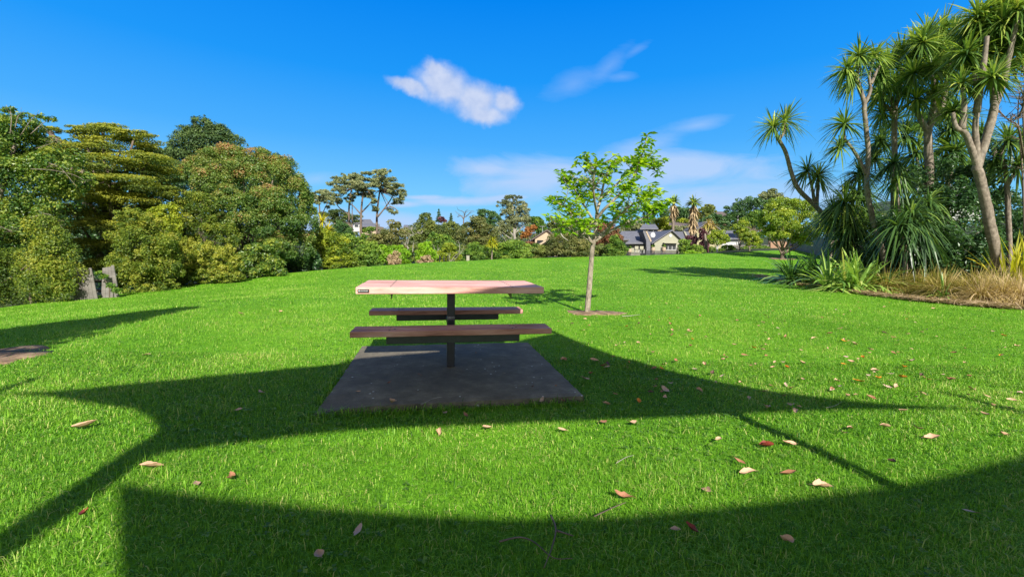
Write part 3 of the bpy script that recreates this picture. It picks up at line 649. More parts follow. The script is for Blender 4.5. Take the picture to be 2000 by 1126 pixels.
plant('conifer_tree', 'tall dark green conifer rising behind the layered olive tree', 'tree',
      [(400, 250, 24, 16), (375, 262, 25, 16), (425, 262, 30, 18), (395, 280, 55, 24), (350, 300, 24, 24), (450, 282, 26, 18), (400, 312, 70, 26), (345, 335, 40, 30), (380, 238, 7, 9), (400, 360, 80, 40), (302, 312, 18, 22, -3), (315, 345, 22, 28, -3)], 36, 42000, .22, 'conifer', group=GL, aspect=.3, sub=26, subr=.38, top=.3, droop=-.2, trunk_r=.35)
plant('conifer_tree', 'dark narrow conifer peeking above the right shoulder of the red tipped tree', 'tree', [(540, 325, 22, 20), (560, 348, 18, 24), (520, 350, 30, 40)], 33, 7000, .22, 'conifer', group=GL, aspect=.3, top=.3, trunk_r=.25)
plant('red_tipped_tree', 'huge domed broadleaf tree with reddish shoots over its rounded clumps', 'tree',
      [(430, 318, 55, 30, 0, .12), (385, 345, 34, 32, 0, .1), (490, 312, 50, 26, .5, .12), (420, 360, 45, 36, -1.5, .06), (475, 350, 48, 34, -1.2, .04), (535, 345, 45, 40, 0, .14), (455, 400, 50, 34, -2), (515, 400, 52, 36, -2, .05), (575, 385, 36, 42, 0, .02), (398, 398, 36, 30, -1), (490, 445, 50, 34, -2.4, -.04), (550, 445, 48, 42, -1.5), (598, 430, 22, 45, 0), (535, 492, 42, 34, -2), (585, 485, 30, 42, -.5, -.04), (430, 440, 36, 26, -1.5, .03), (600, 395, 14, 24, .5), (480, 490, 30, 22, 0, -.1), (560, 525, 50, 28, .5, -.15)], 25.5, 120000, .105, 'flush',
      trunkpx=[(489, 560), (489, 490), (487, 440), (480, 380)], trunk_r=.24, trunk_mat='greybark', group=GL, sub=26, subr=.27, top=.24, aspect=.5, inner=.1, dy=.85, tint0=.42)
plant('column_shrub', 'tall rounded yellow green shrub right of the leaning grey boards', 'shrub', [(270, 432, 42, 26), (285, 470, 58, 42), (265, 480, 45, 45), (280, 525, 66, 42), (240, 530, 30, 40), (322, 510, 30, 55), (270, 560, 55, 25), (318, 560, 34, 18)], 17.5, 60000, .075, 'hedge', group=GL, sub=34, subr=.2, top=.18, dy=.95, inner=.12)
plant('bright_shrub', 'bright lime yellow shrub tucked behind the tall rounded shrub', 'shrub', [(322, 418, 26, 20), (308, 440, 28, 28), (338, 450, 16, 34)], 19.5, 9000, .11, 'yellow', group=GL, sub=20, subr=.26, top=.15)
plant('domed_shrub', 'upper olive shrub below the left side of the red tipped tree', 'shrub', [(388, 402, 36, 26), (380, 440, 42, 34), (430, 462, 34, 30), (360, 430, 22, 40), (450, 478, 18, 16)], 21.5, 28000, .085, 'hedge', group=GL, sub=24, subr=.26, top=.2, tint0=.38)
plant('low_shrub', 'low wide yellow green shrub at the lawn edge beneath the olive shrub', 'shrub', [(368, 546, 24, 18), (346, 556, 20, 14), (400, 505, 36, 32), (445, 508, 28, 26), (385, 530, 34, 26), (430, 530, 38, 20), (460, 520, 16, 22), (362, 500, 14, 40)], 19.6, 33000, .078, 'hedge', group=GL, sub=26, subr=.24, top=.2, tint0=.58)
plant('glossy_shrub', 'dark green glossy round shrub between the low yellow shrub and deep shade', 'shrub', [(505, 498, 36, 26), (510, 522, 40, 28), (532, 485, 18, 18), (485, 528, 20, 20)], 22, 12000, .12, 'glossy', group=GL, sub=22, subr=.26)
plant('shade_shrub', 'very dark shrub in the deep shade under the red tipped tree', 'shrub', [(575, 515, 38, 26), (612, 515, 20, 22), (545, 520, 22, 22)], 26, 8000, .14, 'dark', group=GL, inner=.25)
plant('mound_shrub', 'sunny yellow green shrub mound right of the deep shade', 'shrub', [(635, 468, 26, 22), (625, 490, 28, 32), (655, 492, 34, 30), (660, 512, 38, 20), (684, 508, 16, 18), (610, 470, 14, 20)], 28.5, 17000, .13, 'yellow', group=GL, sub=24, subr=.26, top=.15, tint0=.38)
def fan_plant(name, label, cat, heads, d, mat, trunks=(), r=.1, tm='greybark', group=None, n=85, W=.045, pol=2.2, droop=.35, base=None, tint=.5):
    """tree of long strap leaves. heads: (px,py,length px[,depth offset[,axis dx,dz]]) trunks: px polylines with optional depth"""
    if base is None: base = trunks[0][0]
    if r > .1: r *= .6
    tint += .06
    b = at(base[0], base[1], d); e = empty(name, (b[0], d, gz(b[0], d)), label, cat, group)
    if trunks:
        mb = MB()
        for k, tr in enumerate(trunks):
            pts = [at(p[0], p[1], d + (p[2] if len(p) > 2 else 0)) for p in tr]
            r0 = r if k == 0 else r * .6
            if isinstance(tr[-1], (int, float)): pass
            if k == 0:
                zb = gz(pts[0][0], pts[0][1])
                if pts[0][2] > zb: pts = [np.array([pts[0][0] + (pts[0][0] - pts[1][0]) * .2, pts[0][1], zb - .1])] + pts
            c = curve(pts, 7); mb.tube(c, [x * (1 + (.35 * max(0, 1 - i / 6) if k == 0 else 0)) for i, x in enumerate(taper(len(c), r0, r0 * .55))], 10, .12)
        mb.build('trunk', M[tm], e, True)
    for h in heads:
        px, py, Lp = h[:3]; dd = d + (h[3] if len(h) > 3 else 0); c = at(px, py, dd); L_ = Lp * dd / F * (1.14 if mat == 'cord' else 1.12)
        axv = (h[4], random.uniform(-.5, .1), h[5]) if len(h) > 5 else (random.uniform(-.25, .25), random.uniform(-.35, .15), 1)
        head(e, c, axv, L_, int(n * (1.3 if mat == 'cord' else 1) * (h[6] if len(h) > 6 else 1)), W * (dd / 14) ** .3, pol, droop, mat, tint + random.uniform(-.06, .06))
    return e
fan_plant('cabbage_tree', 'small yellowish cabbage tree poking above the sunny shrub mound', 'tree', [(630, 432, 22), (622, 445, 18), (640, 448, 18)], 30, 'flaxyellow', [[(632, 500), (631, 460), (630, 434)]], .08, n=60, W=.07, group='cabbage trees')
plant('backing_tree', 'dark green trees filling the gaps behind the layered olive tree', 'trees', [(60, 360, 70, 60), (150, 350, 60, 60), (240, 370, 70, 60), (320, 380, 50, 60), (100, 470, 80, 70), (200, 470, 80, 70), (300, 480, 80, 70), (20, 500, 70, 70), (140, 540, 80, 50), (250, 540, 70, 40), (350, 500, 50, 60), (420, 520, 60, 50), (500, 500, 50, 60), (430, 365, 70, 45, 1), (520, 365, 55, 45, 1), (560, 435, 45, 60, 1), (470, 435, 80, 60, 1)], 29, 36000, .22, 'dark', group=GL, tint0=.42, inner=.3)
def shadow_tree():
    bl = []
    for px, py, h, rr in [(335, 607, 5.0, .38), (290, 612, 4.8, .5), (220, 624, 4.6, .62), (140, 637, 4.4, .75), (60, 650, 4.3, .85), (-20, 660, 4.4, .9), (-110, 670, 4.4, .9), (120, 648, 3.7, .6), (20, 672, 3.6, .6)]:
        c = gp(px, py) + SUN / SUN[2] * h; bl.append((*c, rr, rr, rr * .9, 0))
    B = np.array(bl); c = B[:, :3].mean(0); e = empty('shade_tree', (c[0], c[1], gz(c[0], c[1])), 'leafy tree just out of view whose shadow crosses the grass at far left', 'tree', GL)
    crown('crown', B, 9000, .13, M['mid'], e, inner=.4, spread=.2); mb = MB(); q = curve([(c[0], c[1], gz(c[0], c[1]) - .1), (c[0] + .05, c[1], 2), tuple(c)], 5); mb.tube(q, taper(len(q), .12, .05), 8, .1)
    for b in B: q = curve([(c[0] + .05, c[1], 2.2), (c + b[:3]) / 2, b[:3]], 4); mb.tube(q, taper(len(q), .05, .015), 6)
    mb.build('trunk', M['bark'], e, True)
shadow_tree()
# leaning grey boards and the gap between them
def boards(name, label, corners, d, n, mat, group):
    bl, br, tr, tl = [at(x, y, d) for x, y in corners]; p = (bl + br) / 2; e = empty(name, (p[0], d, gz(p[0], d)), label, 'fence panel', group); mb = MB()
    for i in range(n):
        f0, f1 = i / n + .006, (i + 1) / n - .006; top = random.uniform(-.03, .03)
        q = [bl + (br - bl) * f0, bl + (br - bl) * f1, tl + (tr - tl) * f1 + np.array([0, 0, top]), tl + (tr - tl) * f0 + np.array([0, 0, top])]
        mb.prism(q, (0, .022, 0))
    mb.build('board_panel', M[mat], e)
    for f in (.3, .75):
        mb = MB(); a = bl + (tl - bl) * f; b = br + (tr - br) * f; mb.tube([a + np.array([0, .05, 0]), b + np.array([0, .05, 0])], [.028, .028], 4); mb.build('rail', M[mat], e)
    return e
boards('board_fence', 'wider leaning grey timber fence panel half in shade between two shrubs', [(143, 590), (192, 590), (178, 524), (150, 524)], 15.0, 6, 'boards', 'leaning timber fence panels')
boards('board_fence', 'narrower grey timber fence panel beside the tall rounded shrub', [(197, 588), (234, 588), (222, 519), (200, 522)], 15.3, 4, 'boards', 'leaning timber fence panels')
mb = MB(); 

for y, lb in ((549, 'upper'), (568, 'lower')):
    a, b = at(176, y, 15.6), at(204, y, 15.6); mb = MB(); mb.tube([a, b], [.05, .05], 4)
    tag(mb.build('timber_rail', M['bark']), lb + ' brown timber rail in the gap between the grey fence panels', 'rail', 'timber rails in the fence gap')
plant('creeper_shrub', 'small bright creeper hanging over the narrower grey fence panel', 'shrub', [(192, 533, 7, 4), (204, 541, 8, 5), (217, 558, 8, 6), (228, 568, 9, 7)], 15.1, 900, .08, 'mid', group=GL, limbs=False, trunk_r=.02)
# ================================================================== MIDDLE DISTANCE
GM = 'shrubs and trees beyond the lawn'
def mid(name, label, lst, d, n, mat, size=.17, cat='shrub', **kw):
    kw.setdefault('top', .15); kw.setdefault('sub', 18); kw.setdefault('subr', .3)
    return plant(name, label, cat, lst, d, n, size, mat, group=GM, trunk_r=.1, **kw)
mid('round_shrub', 'mid green rounded shrub at the lawn edge right of the yellow mound', [(705, 500, 26, 20), (725, 495, 22, 22), (712, 515, 30, 14), (690, 512, 14, 14)], 31, 9000, 'mid', .15)
mid('lime_shrub', 'bright lime shrub beside the pale dry bush', [(775, 490, 22, 12), (765, 505, 24, 16), (748, 492, 16, 12), (790, 500, 14, 14)], 33.5, 7500, 'lime', .15, tint0=.36)
mid('dry_bush', 'pale dry bush with tan stems below the lime shrub', [(768, 510, 12, 14), (775, 500, 10, 10)], 31.5, 1500, 'tan', .13)
mid('rust_topped_shrub', 'olive shrub with rusty top below the pine trees', [(770, 452, 26, 18, 0, .05), (755, 470, 26, 18), (785, 468, 16, 18, 0, .05), (735, 475, 20, 14)], 44, 10000, 'brown', .2)
mid('round_shrub', 'green shrub on the bank under the pine trunks', [(700, 478, 24, 14), (725, 478, 22, 14), (680, 470, 18, 16), (712, 465, 12, 8)], 46, 8000, 'mid', .2)
mid('cone_tree', 'broad cone shaped green tree left of the skyline spires', [(832, 432, 16, 14), (835, 450, 28, 18), (822, 462, 24, 18), (852, 462, 20, 20), (830, 475, 34, 16)], 52, 14000, 'olive', .22, 'tree', tint0=.4)
mid('lime_shrub', 'lime green shrub behind the black fence posts', [(828, 488, 14, 12), (842, 497, 12, 12), (820, 500, 10, 10), (835, 478, 8, 7)], 37, 4500, 'lime', .15)
mid('round_shrub', 'dark green shrub behind the lime green shrub', [(865, 475, 20, 16), (848, 470, 16, 14), (880, 485, 18, 14)], 45, 6500, 'mid', .19, tint0=.4)
mid('olive_tree', 'grey olive rounded tree below the two skyline spires', [(880, 450, 22, 16), (900, 455, 18, 16), (868, 460, 14, 14), (890, 470, 22, 14)], 56, 9000, 'olive', .23, 'tree', tint0=.4)
mid('bronze_tree', 'bronze green spreading tree left of the pale barked tree', [(928, 442, 24, 18), (945, 455, 26, 20), (912, 462, 24, 18), (935, 475, 32, 14), (960, 470, 14, 14)], 50, 13000, 'brown', .22, 'tree', tint0=.42)
mid('yellow_shrub', 'yellow green shrub next to the leaning dead branches', [(878, 488, 16, 12), (868, 500, 14, 12), (888, 502, 14, 10)], 38, 4500, 'yellow', .16, tint0=.42)
mid('round_shrub', 'dark leafy shrub at the lawn edge behind the grey box', [(915, 500, 22, 14), (930, 488, 18, 14), (905, 508, 14, 8), (940, 502, 16, 12)], 40, 7500, 'mid', .16, tint0=.4)
mid('round_shrub', 'wide green shrub right of the small cordyline on the far lawn edge', [(985, 490, 24, 16), (1005, 485, 22, 16), (970, 500, 18, 12), (1020, 498, 24, 12), (998, 503, 28, 10)], 41, 12000, 'mid', .17)
mid('round_shrub', 'small green shrub left of the brown mound below the peach house', [(1050, 495, 22, 12), (1062, 488, 14, 10), (1040, 503, 16, 7)], 43, 5500, 'olive', .17)
mid('brown_mound', 'wide brownish green mound of shrub behind the young tree trunk', [(1098, 475, 30, 20), (1078, 488, 24, 16), (1125, 484, 28, 18), (1110, 497, 40, 12), (1142, 494, 14, 10)], 43, 16000, 'brown', .17, sub=26)
mid('rust_shrub', 'low rusty red shrub in front of the peach house', [(1036, 478, 14, 6), (1025, 481, 9, 5)], 50, 1800, 'rust', .18)
mid('orange_tree', 'bright orange autumn tree beside the peach house', [(1035, 450, 10, 9), (1028, 459, 10, 8), (1042, 445, 7, 6), (1020, 464, 5, 4)], 66, 3000, 'orange', .22, 'tree')
mid('round_tree', 'dark green tree behind the orange autumn tree', [(1048, 437, 14, 12), (1038, 430, 10, 8), (1056, 448, 12, 12)], 84, 6000, 'mid', .3, 'tree', tint0=.36)
mid('dark_tree', 'dark open crowned tree left of the pale barked tree', [(948, 418, 16, 9), (965, 428, 15, 12), (940, 430, 12, 12), (955, 440, 22, 14)], 88, 8000, 'dark', .3, 'tree', tint0=.6)
fan_plant('cabbage_tree', 'small cordyline with pale stem standing among the far shrubs', 'tree', [(961, 470, 15), (956, 476, 11), (966, 475, 11)], 39, 'flaxyellow', [[(960, 512), (961, 490), (961, 472)]], .06, n=55, W=.08, group='cabbage trees', tint=.35)
plant('pale_barked_tree', 'tall grey green tree with pale bare lower branches on the skyline', 'tree', [(1002, 388, 18, 7, 0, -.25), (985, 400, 14, 10, 0, -.25), (1010, 402, 20, 12), (1022, 415, 14, 12), (998, 420, 20, 14), (1012, 435, 24, 14), (990, 440, 20, 14), (1028, 432, 10, 12), (980, 452, 20, 10, 0, .1)], 78, 16000, .26, 'grey', trunkpx=[(1006, 480), (1004, 450), (1002, 420), (1000, 395)], trunk_r=.32, trunk_mat='deadwood', group=GM, sub=20, subr=.3, inner=.06)
bare_branches('bare_tree', 'pale leafless shrub at the foot of the pale barked tree', 'dead shrub', (990, 475), [[(990, 478), (985, 465), (975, 458)], [(992, 478), (998, 465), (1004, 455)], [(988, 478), (972, 470), (960, 464)], [(994, 478), (1010, 470), (1018, 462)]], 70, .06, 'deadwood', GM, 5)
mid('tree_row', 'row of rounded trees on the skyline behind the peach house roof', [(1075, 445, 16, 12), (1092, 438, 20, 11), (1115, 440, 22, 12), (1140, 440, 20, 12), (1100, 455, 30, 12), (1130, 458, 26, 10), (1165, 440, 20, 14)], 95, 13000, 'olive', .34, 'trees', tint0=.4)
mid('dark_tree', 'dark shaded tree directly behind the brown mound', [(1122, 452, 16, 12), (1108, 460, 14, 9), (1140, 462, 16, 9)], 62, 5000, 'dark', .25, 'tree')
fan_plant('palm_tree', 'tiny palm on the skyline above the peach house', 'palm', [(1077, 426, 8), ], 110, 'cord', [[(1078, 445), (1077, 428)]], .15, n=50, W=.22, group='palms')
# continuous bank of shrubs closing the gaps behind the first row
def bank(label, x0, x1, y0, d, n, mat, tint):
    k = int((x1 - x0) / 14); mid('bank_shrub', label, [(x0 + (x1 - x0) * (i + .5) / k, y0 + random.uniform(-5, 5), random.uniform(13, 19), random.uniform(11, 16), random.uniform(-1.5, 1.5), random.uniform(-.12, .12)) for i in range(k)], d, n, mat, .19, tint0=tint)
bank('long green shrub bank below the pine trunks', 690, 800, 494, 48, 12000, 'mid', .42)
bank('long olive green shrub bank behind the black posts', 800, 930, 492, 49, 14000, 'olive', .5)
bank('long soft green shrub bank left of the peach house', 925, 1050, 490, 50, 14000, 'mid', .45)
bank('low olive shrub bank behind the young tree trunk', 1130, 1215, 492, 52, 9000, 'olive', .45)
# bleached dead branches
bare_branches('dead_tree', 'bleached dead tree standing left of the lime shrub', 'dead tree', (797, 495), [[(797, 497), (796, 480), (793, 460)], [(796, 478), (800, 462), (808, 458), (818, 452)], [(808, 458), (803, 447), (806, 440)], [(814, 454), (822, 456), (826, 450)], [(806, 492), (807, 478), (809, 470)], [(799, 485), (792, 478), (794, 470)]], 34.5, .032, 'deadwood', GM, 4)
bare_branches('dead_tree', 'leaning bleached dead branches right of the black posts', 'dead tree', (882, 512), [[(880, 514), (886, 502), (896, 494), (906, 484)], [(882, 514), (892, 502), (902, 492)], [(880, 513), (878, 502), (880, 494)], [(896, 494), (898, 482), (896, 472)]], 36.5, .034, 'deadwood', GM, 4)
bare_branches('dead_tree', 'slim pale dead stems between the lime shrub and dark shrub', 'dead tree', (850, 505), [[(850, 508), (849, 490), (847, 478)], [(852, 508), (855, 492), (856, 484)], [(851, 495), (858, 486)]], 40, .032, 'deadwood', GM, 3)
plant('dry_bush', 'pale tan dry bush just left of the black posts', 'shrub', [(832, 508, 14, 9), (826, 513, 12, 6)], 35.5, 1600, .13, 'tan', group=GM)
for px in (847, 859, 867, 875):
    p = at(px, 512, 37.5); mb = MB(); z = gz(p[0], p[1]); top = at(px, 500, 37.5)[2]
    mb.tube([(p[0], p[1], z - .2), (p[0], p[1], top)], [.05, .05], 8); mb.tube([(p[0], p[1], top), (p[0], p[1], top + .04)], [.06, .03], 8)
    o = mb.build('fence_post', M['steel']); tag(o, 'black fence post standing before the shrubs at the far lawn edge', 'post', 'black fence posts')
p = at(914, 503, 38.5); mb = MB(); zb = gz(p[0], p[1]); mb.box((p[0], p[1], (p[2] + zb) / 2), (.26, .22, max(.3, p[2] - zb + .3))); mb.box((p[0], p[1], max(p[2], zb) + .17), (.3, .26, .05))
tag(mb.build('utility_box', M['cream'], bevel=.02), 'pale grey utility box in front of the dark leafy shrub', 'box')
# pines
def pine(label, trunks, blobs, d, n, r, **kw):
    b = at(trunks[0][0][0], trunks[0][0][1], d); e = empty('pine_tree', (b[0], d, gz(b[0], d)), label, 'tree', 'pine trees'); mb = MB()
    for k, tr in enumerate(trunks):
        pts = [at(q[0], q[1], d + (q[2] if len(q) > 2 else 0)) for q in tr]
        if k == 0: pts = [np.array([pts[0][0], d, gz(pts[0][0], d) - .2])] + pts
        c = curve(pts, 5); r0 = r if k == 0 else r * .5; mb.tube(c, taper(len(c), r0, r0 * .45), 8, .15)
    sb = []
    for b_ in blobs:
        for k in range(8):
            a_ = random.uniform(0, 6.28); q_ = random.uniform(.25, 1.0); s_ = random.uniform(.32, .58)
            sb.append((b_[0] + math.cos(a_) * q_ * b_[2] * .95, b_[1] + math.sin(a_) * q_ * b_[3] * 1.5 + 1, b_[2] * s_, max(2.4, b_[3] * s_ * .85), random.uniform(-3.5, 3.5), random.uniform(-.14, .1)))
    B = pb(sb, d, 1.0)
    for q in B[::4]:
        c0 = pts[-1] if False else np.array(at(trunks[0][-1][0], trunks[0][-1][1], d)); cc = curve([c0 - np.array([0, 0, q[5] * .8]), (c0 + q[:3]) / 2, q[:3]], 4); mb.tube(cc, taper(len(cc), r * .28, r * .1), 5, .1)
    mb.build('trunk', M['bark'], e, True)
    crown('crown', B, int(n * 1.05), .28, M['pine'], e, aspect=.3, sub=10, subr=.42, top=.25, droop=-.3, inner=.1, flat=.9, rough=.1, **kw)
pine('small pine tree half hidden behind the red tipped tree', [[(627, 450), (625, 420), (623, 392)], [(626, 425), (640, 395)]], [(622, 380, 15, 10), (638, 376, 12, 9), (606, 384, 12, 10), (640, 394, 10, 8), (615, 396, 12, 7)], 66, 7500, .18)
pine('left pine tree of the skyline pines with twin dark trunks', [[(683, 500), (682, 440), (682, 400), (687, 365)], [(690, 490), (688, 430), (688, 390)], [(683, 420), (665, 408), (655, 395)], [(686, 400), (670, 385)]], [(668, 352, 16, 9), (690, 352, 22, 10), (655, 368, 14, 11), (678, 368, 20, 9), (700, 368, 14, 9), (650, 386, 9, 9), (664, 388, 12, 8), (684, 388, 10, 6), (672, 344, 6, 6)], 62, 13000, .19)
pine('middle pine tree with a single brown trunk', [[(705, 485), (705, 430), (707, 395), (712, 362)], [(706, 420), (694, 406), (686, 398)], [(706, 415), (722, 398), (730, 386)]], [(712, 348, 20, 9), (726, 360, 14, 8), (700, 362, 14, 8), (715, 374, 14, 7), (728, 392, 8, 3)], 60, 9000, .2)
pine('right pine tree with a forked trunk and umbrella crown', [[(737, 485), (736, 440), (737, 410), (742, 370)], [(737, 424), (750, 408), (764, 388), (772, 370)], [(750, 408), (765, 404), (778, 412)], [(738, 405), (724, 400)]], [(738, 340, 16, 9), (752, 344, 14, 9), (735, 355, 18, 8), (762, 357, 20, 10), (778, 368, 14, 10), (785, 382, 9, 10), (768, 374, 16, 6), (775, 392, 12, 4), (724, 382, 9, 4), (752, 366, 10, 5), (766, 412, 10, 3), (733, 408, 10, 3)], 61, 13000, .22)
for px, top, lab in ((857, 408, 'taller dark spire conifer on the skyline left of centre'), (881, 416, 'shorter dark spire conifer on the skyline left of centre')):
    plant('spire_conifer', lab, 'tree', [(px, top + 3 + i * 4.2, 1.2 + i * 1.1, 2.4) for i in range(6)], 140, 1800, .5, 'dark', aspect=.25, trunkpx=[(px, 450), (px, top)], trunk_r=.18, group='spire conifers on the skyline', limbs=False, sub=10, tint0=.45)
bare_branches('bare_tree', 'thin leafless tree with a curved top on the skyline', 'tree', (905, 440), [[(905, 440), (906, 425), (908, 416), (901, 412)], [(906, 428), (900, 421), (894, 424)], [(906, 425), (914, 420)]], 120, .16, 'bark', GM, 5)
mid('plum_tree', 'small plum red tree among the skyline trees', [(861, 428, 7, 5), (866, 432, 6, 5)], 110, 1200, 'purple', .35, 'tree')
# distant woods on the hills: reads as one mass
def woods():
    bl = []
    for _ in range(330):
        px = random.uniform(-500, 2600); d = random.uniform(130, 330); p = onground(px, d); r = random.uniform(2.2, 5.0)
        bl.append((p[0], d, p[2] + r * .7, r * 1.2, r * 1.2, r, random.gauss(0, .12)))
    o = crown('distant_woods', bl, 95000, 1.0, M['olive'], None, sub=10, subr=.42, top=.1, tint0=.3, aspect=.7); tag(o, 'distant wooded hillside on the horizon', 'woods', kind='stuff')
woods()
plant('skyline_tree', 'dark rounded hilltop tree behind the pine trunks', 'tree', [(660, 418, 24, 9), (640, 425, 22, 10), (690, 426, 20, 7), (672, 432, 30, 8)], 150, 6000, .5, 'olive', group=GM, tint0=.25)
mid('bank_tree', 'dark bushy tree left of the pine trunks', [(665, 450, 20, 16), (650, 462, 18, 16), (678, 462, 14, 14)], 52, 7000, 'dark', .22, 'tree', tint0=.6)
mid('bank_tree', 'small dark green tree between the pine trunks', [(715, 452, 9, 7), (727, 448, 12, 5)], 75, 2500, 'mid', .25, 'tree')
# ================================================================== YOUNG TREE BY THE TABLE
def young_tree():
    d = float(yt[1]); K = .35545
    def q(x, y, dd=0): return at(1040 + x * K, 240 + y * K, d + dd)
    e = empty('young_tree', yt, 'slim young tree with sparse bright green leaves behind the picnic table', 'tree')
    mb = MB()
    tr = curve([yt - np.array([0, 0, .06]), yt + np.array([0, 0, .05]), q(312, 900), q(320, 800), q(328, 700), q(338, 640)], 5)
    rr = taper(len(tr), .057, .038); rr[0] *= 1.35; rr[1] *= 1.2; rr[2] *= 1.1
    mb.tube(tr, rr, 12, .1)
    arms = [([(338, 645), (350, 560), (356, 480), (374, 420), (390, 340), (412, 265), (440, 205)], .04, [0, .05, .1, .15, .2, .2, .25]),
            ([(338, 650), (372, 628), (400, 610), (480, 566), (560, 545), (640, 505), (700, 468), (735, 442)], .036, [0, 0, .05, .1, .2, .3, .35, .4]),
            ([(352, 530), (385, 485), (425, 445), (480, 390), (540, 330), (572, 260), (590, 205), (610, 150), (632, 62)], .03, [0, -.1, -.2, -.25, -.3, -.3, -.3, -.3, -.3]),
            ([(330, 660), (300, 620), (270, 590), (225, 520), (180, 460), (110, 428)], .026, [0, -.1, -.2, -.35, -.45, -.5]),
            ([(350, 570), (325, 520), (298, 478), (250, 395), (205, 335), (172, 305)], .026, [0, .2, .3, .45, .55, .6]),
            ([(332, 665), (300, 640), (250, 612), (190, 572), (140, 588)], .02, [0, -.3, -.5, -.7, -.8]),
            ([(356, 500), (340, 420), (335, 330), (345, 260), (365, 215)], .024, [0, -.3, -.5, -.6, -.65]),
            ([(400, 610), (450, 540), (520, 470), (600, 420), (640, 385)], .024, [.05, -.3, -.55, -.7, -.8]),
            ([(374, 420), (440, 360), (500, 300), (560, 240), (640, 245), (690, 268)], .024, [.15, .3, .5, .6, .65, .7]),
            ([(340, 640), (400, 590), (455, 520), (490, 480)], .02, [0, .4, .7, .85])]
    P = []; dirs = []
    for pts, r, dd in arms:
        c = curve([q(x, y, o) for (x, y), o in zip(pts, dd)], 5); mb.tube(c, taper(len(c), r, .008), 7, .1)
        for i in range(len(c)):
            f = i / (len(c) - 1)
            if f > .93:
                P.append(c[i])
                continue
            if f < (.42 if len(c) > 22 else .34) or random.random() < .1: continue
            for _ in range(2 if f > .35 else 1):
                dv = unit(1)[0]; dv[2] = abs(dv[2]) * .55 + .12; dv[1] *= .9; ln = random.uniform(.16, .5) * (1.1 - .5 * f)
                if pts[-1][1] < 100 and f > .4:
                    ln *= .3
                    if random.random() < .45: continue
                t2 = curve([c[i], c[i] + dv * ln * .6, c[i] + dv * ln + np.array([0, 0, ln * .2])], 3); mb.tube(t2, taper(len(t2), .009, .004), 5)
                P.append(t2[-1]); 
                if random.random() < .5: P.append(t2[len(t2) // 2])
    mb.build('trunk', M['palebark'], e, True)
    mb = MB(); c = curve([q(150, 585, -.8), q(158, 612, -.8), q(172, 630, -.8), q(197, 647, -.75)], 4); mb.tube(c, taper(len(c), .016, .007), 6); tb = mb.build('broken_branch', M['deadwood'], e, True)
    P = np.array(P); P = P[RNG.random(len(P)) < .85]; n = 9; m = len(P)
    PP = np.repeat(P, n, 0); d0 = unit(m * n); d0[:, 2] = -np.abs(d0[:, 2]) * .8 + .16; d0 = nrm(d0)
    ln = RNG.uniform(.09, .165, m * n); PP = PP + d0 * (ln * .62)[:, None] + RNG.normal(0, .02, (m * n, 3))
    nn = nrm(np.array([0, 0, 1.]) + unit(m * n) * .55)
    V, T = leaf_arrays(PP, nn, d0, ln, ln * .46, .22)
    ti = np.repeat(RNG.normal(.5, .16, m), n) + RNG.normal(0, .12, m * n)
    mesh_np('crown', V, T, M['young'], e, np.repeat(ti, 4))
young_tree()
# ================================================================== PLANTED BED ON THE RIGHT
GC = 'cabbage trees'
def cc(x, y): return (1460 + x * .55046, y * .55046)
def tpx(pts): return [cc(*p[:2]) + tuple(p[2:]) for p in pts]
def hds(lst): return [cc(*h[:2]) + (h[2] * .55,) + tuple(h[3:]) for h in lst]
fan_plant('cabbage_tree', 'leftmost cabbage tree leaning out of the bed with a long bowed trunk', 'tree',
          hds([(92, 450, 78, 0, -.25, 1), (132, 430, 78, .2, .3, 1), (212, 605, 82, .2, -.1, 1), (250, 622, 70, -.2, .2, 1)]), 18.5, 'cord',
          [tpx([(420, 900), (345, 850), (290, 790), (245, 735), (180, 670), (155, 610), (135, 540), (108, 490), (95, 455)]), tpx([(112, 495), (128, 470), (132, 435)]), tpx([(238, 722), (230, 670), (216, 612)]), tpx([(246, 730), (249, 670), (250, 628)])], .19, 'greybark', GC, n=95, W=.045)
fan_plant('cabbage_tree', 'slender pale trunked cabbage tree nearest the flax bush', 'tree',
          hds([(398, 200, 78, 0, -.1, 1), (452, 195, 70, .3, .3, 1), (352, 245, 70, -.2, -.9, .6), (375, 285, 60, .2, -.8, .3), (345, 440, 76, 0, -.3, 1), (330, 520, 60, .2, -.7, .4), (470, 265, 60, .4, .7, .6)]), 14.8, 'cord',
          [tpx([(492, 960), (480, 900), (450, 800), (428, 700), (423, 640), (428, 540), (415, 400), (414, 365), (395, 300), (388, 270), (396, 215)]), tpx([(415, 372), (436, 320), (432, 270), (448, 210)]), tpx([(437, 300), (455, 260), (468, 235)]), tpx([(420, 620), (398, 570), (370, 525), (345, 490), (345, 450)])], .155, 'greybark', GC, n=100, W=.045)
fan_plant('cabbage_tree', 'straight trunked cabbage tree second from the left in the tall clump', 'tree',
          hds([(500, 225, 85), (545, 190, 85, .5), (520, 300, 70, -.4, -.4, .8), (470, 330, 70, -.3, -.8, .6), (585, 215, 80, .3), (480, 400, 60, .3, -.8, .3), (570, 300, 70, 0, .7, .5)]), 16.5, 'cord',
          [tpx([(520, 900), (518, 760), (522, 580), (522, 400), (542, 310), (548, 240)]), tpx([(522, 400), (490, 375), (455, 350)]), tpx([(522, 390), (505, 330), (500, 250)])], .2, 'greybark', GC, n=105, W=.05)
